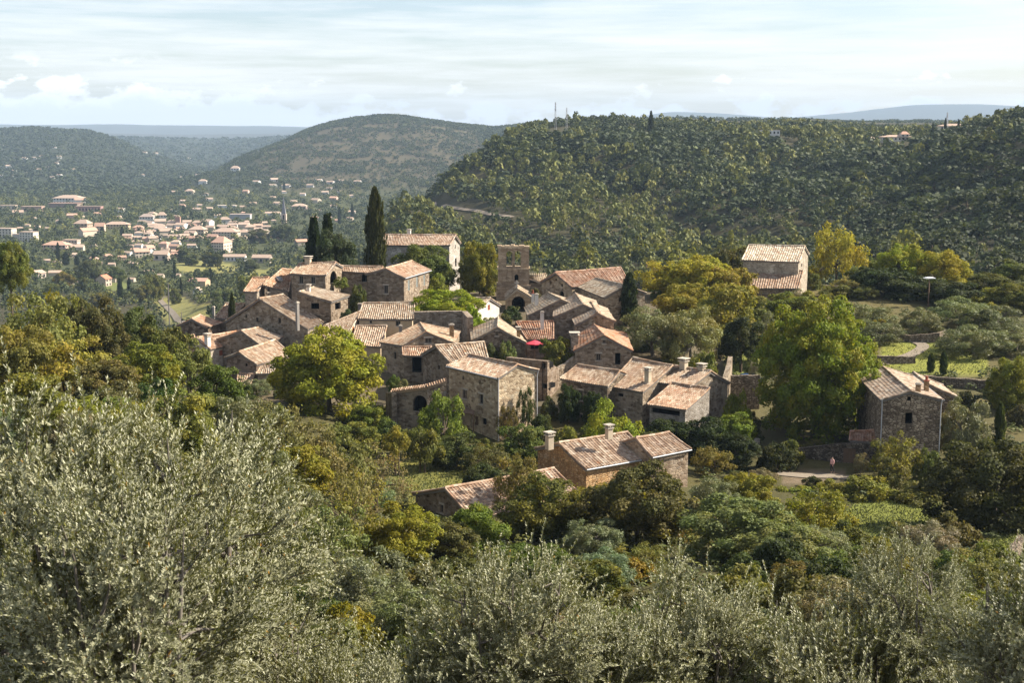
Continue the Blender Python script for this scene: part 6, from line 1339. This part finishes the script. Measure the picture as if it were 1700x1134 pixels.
for (px, tp, py, hw, col, tn, lab) in ((108, 450, 480, 18, (.10, .085, .02), .4, 'round russet tree left of the half timbered house'), (148, 432, 468, 22, (.055, .06, .022), 0, 'large dark rounded tree above the half timbered house'), (192, 441, 468, 16, (.06, .072, .024), 0, 'round green tree right above the half timbered house'), (138, 458, 486, 12, (.06, .075, .026), 0, 'small green tree touching the half timbered house'), (255, 455, 500, 16, (.10, .105, .024), .1, 'tall light green tree left of the field path'), (238, 472, 502, 20, (.09, .09, .03), .12, 'bushy tree beside the field path'), (345, 448, 470, 14, (.05, .06, .026), 0, 'dark tree at the near corner of the green field'), (305, 408, 436, 13, (.06, .075, .03), 0, 'round tree at the far corner of the green field'), (318, 420, 440, 14, (.07, .085, .03), 0, 'round bush in front of the street row, by the green field'), (345, 418, 442, 12, (.07, .07, .025), .15, 'brownish tree at the top of the green field'), (358, 420, 443, 13, (.055, .065, .025), 0, 'dark tree at the top right of the green field'), (370, 478, 506, 18, (.09, .105, .05), 0, 'grey green willow near the tiny white cottage'), (405, 455, 500, 10, (.13, .13, .03), .1, 'slender poplar left of the village, left one'), (420, 452, 500, 10, (.125, .13, .03), .1, 'slender poplar left of the village, right one'), (165, 485, 510, 18, (.085, .085, .03), .15, 'olive green bush under the half timbered house'), (290, 478, 505, 12, (.08, .09, .03), .1, 'young green tree at the bend of the field path'), (470, 372, 402, 20, (.05, .06, .025), 0, 'dark park tree right of the town blocks'), (430, 378, 404, 18, (.06, .068, .026), .05, 'park tree between the town blocks and the church'), (520, 372, 396, 14, (.075, .085, .03), 0, 'light park tree beside the dark conifers'), (415, 430, 452, 16, (.06, .07, .03), 0, 'dark bush behind the stone farmhouse'), (85, 470, 500, 16, (.08, .09, .03), .1, 'green tree at the lower left of the valley')):
    p = hit(px, py, 300); d = ray(px, tp); tree(lab, px, 0, 0, 0, 'medium', col, tn, pos=(p[0], p[1], d[2] * p[1], hw * p[1] / F), hmax=4)
# masts, lone tree and cypresses on the skyline
def mast(label, px, top, base, Y, arms):
    p = at(px, base, Y); h = at(px, top, Y)[2] - p[2]; root = empty('radio_mast', tuple(p)); tag(root, label, 'mast'); mb = MB(); w = .9
    for i in range(3):
        a = i * 2.094; mb.tube([(w * math.cos(a), w * math.sin(a), -16), (w * .35 * math.cos(a), w * .35 * math.sin(a), h)], .16, 4)
    for k in range(9):
        z = h * k / 9; s = w * (1 - .65 * k / 9)
        for i in range(3): a, b = i * 2.094 + k, (i + 1) * 2.094 + k; mb.tube([(s * math.cos(i * 2.094), s * math.sin(i * 2.094), z), (s * math.cos((i + 1) * 2.094), s * math.sin((i + 1) * 2.094), z + h / 9)], .09, 4)
    mb.build('lattice', M['metal'], root)
    for (f, wd) in arms:
        mb = MB(); mb.box((0, 0, h * f), wd, wd * .6, 1.6); mb.build('antenna', M['metal'], root)
mast('taller lattice radio mast on the wooded skyline, left of the two', 922, 169, 198, 1005, [(.5, 1.0), (.66, .8), (.82, .7)])
mast('thinner radio mast on the wooded skyline, right of the two', 940.5, 178, 197, 1005, [(.6, .5)])
mast('thin aerial mast among the cypresses of the rightmost skyline villa', 1572, 186, 208, 905, [(.6, .5)])
tree('lone dark tree sticking out of the wooded skyline', 1081, 182, 5, 985, 'fir', (.03, .036, .016), pos=(float(at(1081, 182, 985)[0]), 985., float(at(1081, 182, 985)[2]), 2.4))
for px, tp, hw in ((1570, 195, 2.2), (1592, 197, 1.8), (1549, 202, 1.6)):
    q = at(px, tp, 880); tree('small dark cypress beside the rightmost skyline villa', px, 0, 0, 0, 'cypress', (.026, .034, .016), 0, 'cypress', 'cypress', 'cypresses at the skyline villa', pos=(float(q[0]), 880., float(q[2]), hw * 880 / F))
# roads and paths
rp = [(838, 360), (805, 355), (770, 350), (735, 344), (706, 338), (692, 331), (688, 325), (693, 320)]
ribbon('road', ROADL, 3.0, M['path'], .5)
ribbon('field_path', [hit(a, b, 300)[:2] for a, b in ((312, 545), (292, 528), (282, 516), (272, 506), (266, 498), (276, 493))], 3.0, M['path'], .3)
ribbon('terrace_path', [at(a, b, Y)[:2] for a, b, Y in ((1462, 612, 200), (1490, 606, 203), (1515, 598, 206), (1532, 586, 211), (1510, 574, 215), (1484, 566, 219), (1470, 556, 224))], 1.8, M['path'], .12)
ribbon('lane', [at(a, b, Y)[:2] for a, b, Y in ((1290, 797, 148), (1330, 797, 147), (1370, 794, 147), (1420, 792, 146))], 1.9, M['path'], .08)
# undergrowth of the near slope, too dense to count
n = 5600; Yv = np.exp(RNG.uniform(math.log(24), math.log(300), n)); av = RNG.uniform(-.52, .52, n); xv = av * Yv
ok = np.array([not (is_open(a, b) or footprint(a, b, .4)) for a, b in zip(xv, Yv)]) & ~((Yv > 150) & (Yv < 262) & (av > -.2) & (av < .155) & (RNG.random(n) < .8)) & ~((av > .18) & (av < .27) & (Yv > 140) & (Yv < 156))
xv, Yv = xv[ok], Yv[ok]; n = len(xv); s = RNG.uniform(.35, 1.05, n) * np.clip(Yv / 90, .6, 1.3)
wood('undergrowth', 'tangled low undergrowth between the trees on the near slope', 'undergrowth', xv, Yv, HV(xv, Yv), s, s * RNG.uniform(.8, 1.5, n), np.clip(RNG.normal(.5, .22, n), 0, 1), 46, .34, np.zeros(n))
n = 17000; gi = np.argwhere(OPEN & (YY < 300)); q = gi[RNG.integers(len(gi), size=n)]; yv = np.exp(LY[q[:, 0]] + (RNG.random(n) - .5) * .016); xv = (AS[q[:, 1]] + (RNG.random(n) - .5) * .0028) * yv
m_ = ~((np.abs(xv / yv - .224) < .03) & (yv > 140) & (yv < 156)); xv, yv = xv[m_], yv[m_]; n = len(xv)
P = np.stack([xv, yv, HV(xv, yv)], 1); T = unit(RNG.normal(size=(n, 3)) * .45 + np.array([0, 0, 1])); L = RNG.uniform(.1, .28, n)
gq = leaf_quads(P, unit(np.cross(T, RNG.normal(size=(n, 3)))), T, L, L * .5); o = link('grass', quads_mesh('grass', gq, [M['forest']], {'var': RNG.random(n), 'clump': RNG.uniform(.4, .72, n)})); tag(o, 'rough grass growing on the lawns below the village', 'grass', None, 'stuff')

# ------------------------------------------------------------------ small things
Y = 148.0; pb = at(1381, 793, Y); gx, gy = float(pb[0]), Y; gz = H(gx, gy) + .11
person = empty('person', (gx, gy, gz)); tag(person, 'person in a salmon pink jacket and dark trousers strolling on the lane', 'person')
def skin(name, verts, edges, radii, mat, parent, lv=1):
    me = bpy.data.meshes.new(name); me.from_pydata(verts, edges, []); o = link(name, me, parent); me.materials.append(M[mat])
    md = o.modifiers.new('skin', 'SKIN'); md.use_smooth_shade = True
    for i, r_ in enumerate(radii): me.skin_vertices[0].data[i].radius = (r_, r_) if not isinstance(r_, tuple) else r_
    me.skin_vertices[0].data[0].use_root = True
    s_ = o.modifiers.new('sub', 'SUBSURF'); s_.levels = lv; s_.render_levels = lv; return o
bv = [(0, 0, .92), (0, 0, 1.15), (0, .01, 1.38), (0, .0, 1.48), (0, -.01, 1.56), (0, -.01, 1.68),           # pelvis .. head
      (-.09, .02, .86), (-.10, -.08, .50), (-.10, .06, .09), (-.10, -.10, .04), (.09, -.02, .86), (.10, .03, .48), (.10, .24, .12), (.10, .14, .03),
      (-.17, .0, 1.40), (-.22, .06, 1.14), (-.20, -.06, .92), (-.20, -.09, .84), (.17, .0, 1.40), (.22, -.04, 1.14), (.20, -.14, .93), (.20, -.18, .85), (0, -.11, 1.60)]
be = [(0, 1), (1, 2), (2, 3), (3, 4), (4, 5), (0, 6), (6, 7), (7, 8), (8, 9), (0, 10), (10, 11), (11, 12), (12, 13), (2, 14), (14, 15), (15, 16), (16, 17), (2, 18), (18, 19), (19, 20), (20, 21), (4, 22)]
br = [.13, .12, .14, .055, .085, .08, .085, .06, .04, .035, .085, .06, .04, .035, .05, .042, .032, .03, .05, .042, .032, .03, .02]
for hi, sx in ((17, -1), (21, 1)):
    x0, y0, z0 = bv[hi]
    for f in range(4): bv.append((x0 + sx * (.0), y0 + (f - 1.5) * .02, z0 - .085 - (.012 if f in (1, 2) else 0))); be.append((hi, len(bv) - 1)); br.append(.009)
    bv.append((x0 - sx * .035, y0 - .03, z0 - .045)); be.append((hi, len(bv) - 1)); br.append(.01)
skin('body', bv, be, br, 'skin', person)
skin('jacket', [(0, 0, .84), (0, 0, 1.1), (0, .01, 1.36), (0, 0, 1.47), (-.18, 0, 1.39), (-.23, .06, 1.14), (-.205, -.06, .93), (.18, 0, 1.39), (.23, -.04, 1.14), (.205, -.14, .94)], [(0, 1), (1, 2), (2, 3), (2, 4), (4, 5), (5, 6), (2, 7), (7, 8), (8, 9)], [.165, .165, .165, .075, .07, .062, .052, .07, .062, .052], 'pink_cloth', person)
skin('trousers', [(0, 0, .92), (-.09, .02, .84), (-.10, -.08, .50), (-.10, .06, .10), (.09, -.02, .84), (.10, .03, .48), (.10, .24, .13)], [(0, 1), (1, 2), (2, 3), (0, 4), (4, 5), (5, 6)], [.145, .10, .075, .06, .10, .075, .06], 'dark_cloth', person)
skin('hair', [(0, .03, 1.58), (0, .02, 1.70), (0, .045, 1.64)], [(0, 1), (0, 2)], [.075, .085, .08], 'hair', person)
person.rotation_euler.z = -.9; person.scale = (1.05,) * 3
# red parasol over the dark terrace of the red roofed row
p = at(887.5, 566, 191.5); root = empty('parasol', (float(p[0]), 191.5, float(p[2]) - 2.3)); tag(root, 'open red parasol on a terrace below the red ribbed roof', 'parasol'); mb = MB(); Rr = 1.25
for i in range(8):
    a, b = i * math.pi / 4, (i + 1) * math.pi / 4; mb.poly([(Rr * math.cos(a), Rr * math.sin(a), 1.98), (Rr * math.cos(b), Rr * math.sin(b), 1.98), (0, 0, 2.42)]); mb.poly([(Rr * math.cos(a), Rr * math.sin(a), 1.86), (Rr * math.cos(b), Rr * math.sin(b), 1.86), (Rr * math.cos(b), Rr * math.sin(b), 1.98), (Rr * math.cos(a), Rr * math.sin(a), 1.98)])
mb.build('canopy', M['red_cloth'], root); mb = MB(); mb.tube([(0, 0, -.6), (0, 0, 2.45)], .035, 6); mb.build('pole', M['wood'], root)
for (px, py, lab, w) in ((1470, 446, 'flat white sunshade on the upper terrace half hidden behind the dark hedge trees', 1.9), (1543, 461, 'white topped sunshade on a wooden post right of the dark hedge trees', 1.5)):
    p = at(px, py + (6 if px < 1540 else 0), 257 if px < 1540 else 238); w *= .6; zg = H(p[0], p[1]); root = empty('sunshade', (float(p[0]), float(p[1]), zg)); tag(root, lab, 'sunshade'); h = p[2] - zg; mb = MB(); mb.box((0, 0, h - .12), w * 2, w * 1.2, .1, .2); mb.box((0, 0, h - .02), w * 1.4, w * .8, .12, .2); mb.build('canopy', M['white_cloth'], root); mb = MB(); mb.tube([(0, 0, -.5), (0, 0, h)], .11, 6); mb.build('post', M['wood'], root)
# parked car in the shaded yard
p = at(1242, 584, 190); zg = H(p[0], 190); car = empty('parked_car', (float(p[0]), 190., zg + .0), .25); tag(car, 'dark blue car parked in the shaded yard behind the crooked wall', 'car')
prof = [(-2.0, .35), (-2.05, .7), (-1.2, .88), (-.75, 1.38), (.75, 1.42), (1.45, .95), (2.0, .85), (2.05, .4)]; mb = MB(); W2 = .83
ins_ = lambda q: W2 * (1 if q[1] < 1 else .82)
for i in range(len(prof)):
    a, b = prof[i], prof[(i + 1) % len(prof)]; mb.poly([(a[0], -ins_(a), a[1]), (b[0], -ins_(b), b[1]), (b[0], ins_(b), b[1]), (a[0], ins_(a), a[1])])
for s in (-1, 1): mb.poly([(q[0], s * ins_(q), q[1]) for q in prof])
mb.build('body', M['car_paint'], car)
for s in (-1, 1):
    for (a, b) in (((-.85, .95), (-.6, 1.3)), ((.05, .95), (.7, 1.3))):
        mb = MB(); mb.poly([(a[0], s * (W2 * .99), .95), (b[0] if b[0] > a[0] + .4 else a[0] + .8, s * W2 * .99, .95), (b[0] if b[0] > a[0] + .4 else a[0] + .8, s * W2 * .86, 1.32), (a[0] + .2, s * W2 * .86, 1.32)]); mb.build('window', M['glass'], car)
mb = MB(); mb.poly([(-1.22, -.7, .92), (-1.22, .7, .92), (-.80, .62, 1.34), (-.80, -.62, 1.34)]); mb.build('windscreen', M['glass'], car)
for sx in (-1.3, 1.3):
    for s in (-1, 1): mb = MB(); mb.tube([(sx, s * .86, .32), (sx, s * .66, .32)], .32, 14); w_ = mb.build('wheel', M['rubber'], car); mb = MB(); mb.tube([(sx, s * .875, .32), (sx, s * .865, .32)], .18, 10); mb.build('rim', M['metal'], w_)
# wooden poles
def pole(label, px, top, Y, r=.11, name='wooden_pole', arm=0):
    p = at(px, top, Y); zg = H(p[0], Y); o = empty(name, (float(p[0]), Y, zg)); tag(o, label, 'pole'); h = p[2] - zg; mb = MB(); mb.tube([(0, 0, -.5), (0, 0, h)], [r * 1.2, r * .8], 6); mb.build('post', M['grey_wood'], o)
    if arm: mb = MB(); mb.box((0, 0, h - .5), arm, .1, .1); mb.build('crossarm', M['grey_wood'], o)
pole('thin wooden pole standing at the field path', 279, 470, 640, .28, arm=1.6); pole('thin wooden pole at the near edge of the path field', 301, 518, 560, .2)
pole('thin pale post behind the long drystone terrace wall', 1622, 628, 192, .06); pole('fence pole by the shaded porch, right of the lone tall house', 1588, 672, 157, .09)

# ------------------------------------------------------------------ air, sun, sky, camera
mb = MB(); mb.box((0, 5900, -420), 15500, 12400, 665); hz = mb.build('haze', [bpy.data.materials.new('air')]); tag(hz, 'thin blue haze in the air', 'haze', None, 'stuff')
m = hz.data.materials[0]; m.use_nodes = True; nt = m.node_tree; nt.nodes.clear(); pv = nt.nodes.new('ShaderNodeVolumePrincipled'); pv.inputs['Color'].default_value = (.60, .79, 1.0, 1); pv.inputs['Density'].default_value = HAZE; pv.inputs['Anisotropy'].default_value = .0
nt.links.new(pv.outputs[0], nt.nodes.new('ShaderNodeOutputMaterial').inputs['Volume'])
AZ, EL = R(SUN_AZ), R(SUN_EL); sd = Vector((math.sin(AZ) * math.cos(EL), math.cos(AZ) * math.cos(EL), math.sin(EL)))
sl = bpy.data.lights.new('sun', 'SUN'); sl.energy = SUN; sl.angle = R(.5); sl.color = (1, .93, .82); so = bpy.data.objects.new('sun', sl); COL.objects.link(so); so.location = (60, 40, 80); so.rotation_euler = (-sd).to_track_quat('-Z', 'Y').to_euler()
wd = bpy.data.worlds.new('World'); SC.world = wd; wd.use_nodes = True; nt = wd.node_tree; nt.nodes.clear(); t = NT.__new__(NT); t.t = nt
sky = t.n('ShaderNodeTexSky', sky_type='NISHITA'); sky.sun_disc = False; sky.sun_elevation = EL; sky.sun_rotation = AZ; sky.altitude = 300; sky.air_density = 1.0; sky.dust_density = 1.5; sky.ozone_density = 1.2
tc = t.n('ShaderNodeTexCoord'); sp = t.n('ShaderNodeSeparateXYZ'); t.l(tc.outputs['Generated'], sp.inputs[0]); az = t.math('ARCTAN2', sp.outputs[0], sp.outputs[1]); el = t.math('ARCSINE', sp.outputs[2])
def cvec(sx, sy, oz=0.0):
    c = t.n('ShaderNodeCombineXYZ'); t.l(t.math('MULTIPLY', az, sx), c.inputs[0]); t.l(t.math('MULTIPLY', el, sy), c.inputs[1]); c.inputs[2].default_value = oz; return c.outputs[0]
cir = t.noise(cvec(7, 95), 1.0, 6, .62); cir2 = t.noise(cvec(3, 30, 4), 1.0, 4, .5)
cf = t.math('MULTIPLY', t.ramp(t.math('ADD', t.math('MULTIPLY', cir, .65), t.math('MULTIPLY', cir2, .35)), [(.40, .0), (.62, 1.0)]), t.ramp(el, [(0, .5), (.03, .9), (.5, .95), (1, .7)]))  # streaks in view; unseen cover high overhead is added to lift fill light
c = t.mix(t.math('MULTIPLY', cf, CIRRUS), t.mix(1, sky.outputs[0], SKYTINT, 'MULTIPLY'), tuple(CLOUD * q for q in (.985, .99, 1.0)))
# low cumulus along the horizon, thickest to the left
mapc = cvec(38, 70, 2.2); n1 = t.noise(mapc, 1.0, 7, .58); shift = t.noise(cvec(38, 70, 2.26), 1.0, 7, .58)
hgt = t.ramp(el, [(0.0, .62), (.012, .50), (.022, .30), (.042, .02), (.06, -.0)]); lft = t.ramp(t.math('ADD', t.math('MULTIPLY', az, 1.0), .5), [(.1, .18), (.24, .20), (.38, .05), (.62, .05), (.8, .06), (1, .1)])
dens = t.math('ADD', t.math('ADD', n1, t.math('MULTIPLY', hgt, .55)), lft); cm_ = t.ramp(dens, [(.76, 0), (.85, 1)])
lit = t.ramp(t.math('SUBTRACT', el, t.math('MULTIPLY', n1, .03)), [(0.0, .0), (.018, 1)])
cc = t.mix(lit, tuple(CLOUD * q for q in (.70, .73, .80)), tuple(CLOUD * 1.25 * q for q in (1.0, 1.0, 1.0)))
c = t.mix(t.math('MULTIPLY', t.math('MULTIPLY', cm_, t.ramp(el, [(.036, 1), (.052, 0)])), .85), c, cc)
bg = t.n('ShaderNodeBackground'); bg.inputs['Strength'].default_value = SKY; t.l(c, bg.inputs['Color']); wo = t.n('ShaderNodeOutputWorld'); t.l(bg.outputs[0], wo.inputs['Surface'])
cam = bpy.data.cameras.new('camera'); co = bpy.data.objects.new('camera', cam); COL.objects.link(co); cam.sensor_width = 36; cam.lens = F / 1700 * 36; cam.clip_start = .1; cam.clip_end = 60000
co.location = (0, 0, 0); co.rotation_euler = (math.pi / 2 - PITCH, 0, 0); cam.dof.use_dof = True; cam.dof.focus_distance = 180; cam.dof.aperture_fstop = 8; SC.camera = co
SC.view_settings.view_transform = 'Standard'; SC.view_settings.look = 'None'; SC.view_settings.exposure = EXPO; SC.view_settings.gamma = 1
cy = SC.cycles; cy.max_bounces = 5; cy.diffuse_bounces = 3; cy.glossy_bounces = 2; cy.transmission_bounces = 3; cy.transparent_max_bounces = 4; cy.volume_bounces = 0; cy.use_denoising = DENOISE; cy.denoiser = 'OPENIMAGEDENOISE'; cy.denoising_input_passes = 'RGB_ALBEDO_NORMAL'; cy.denoising_prefilter = 'NONE'; m.cycles.volume_sampling = 'DISTANCE'; cy.sample_clamp_indirect = 6
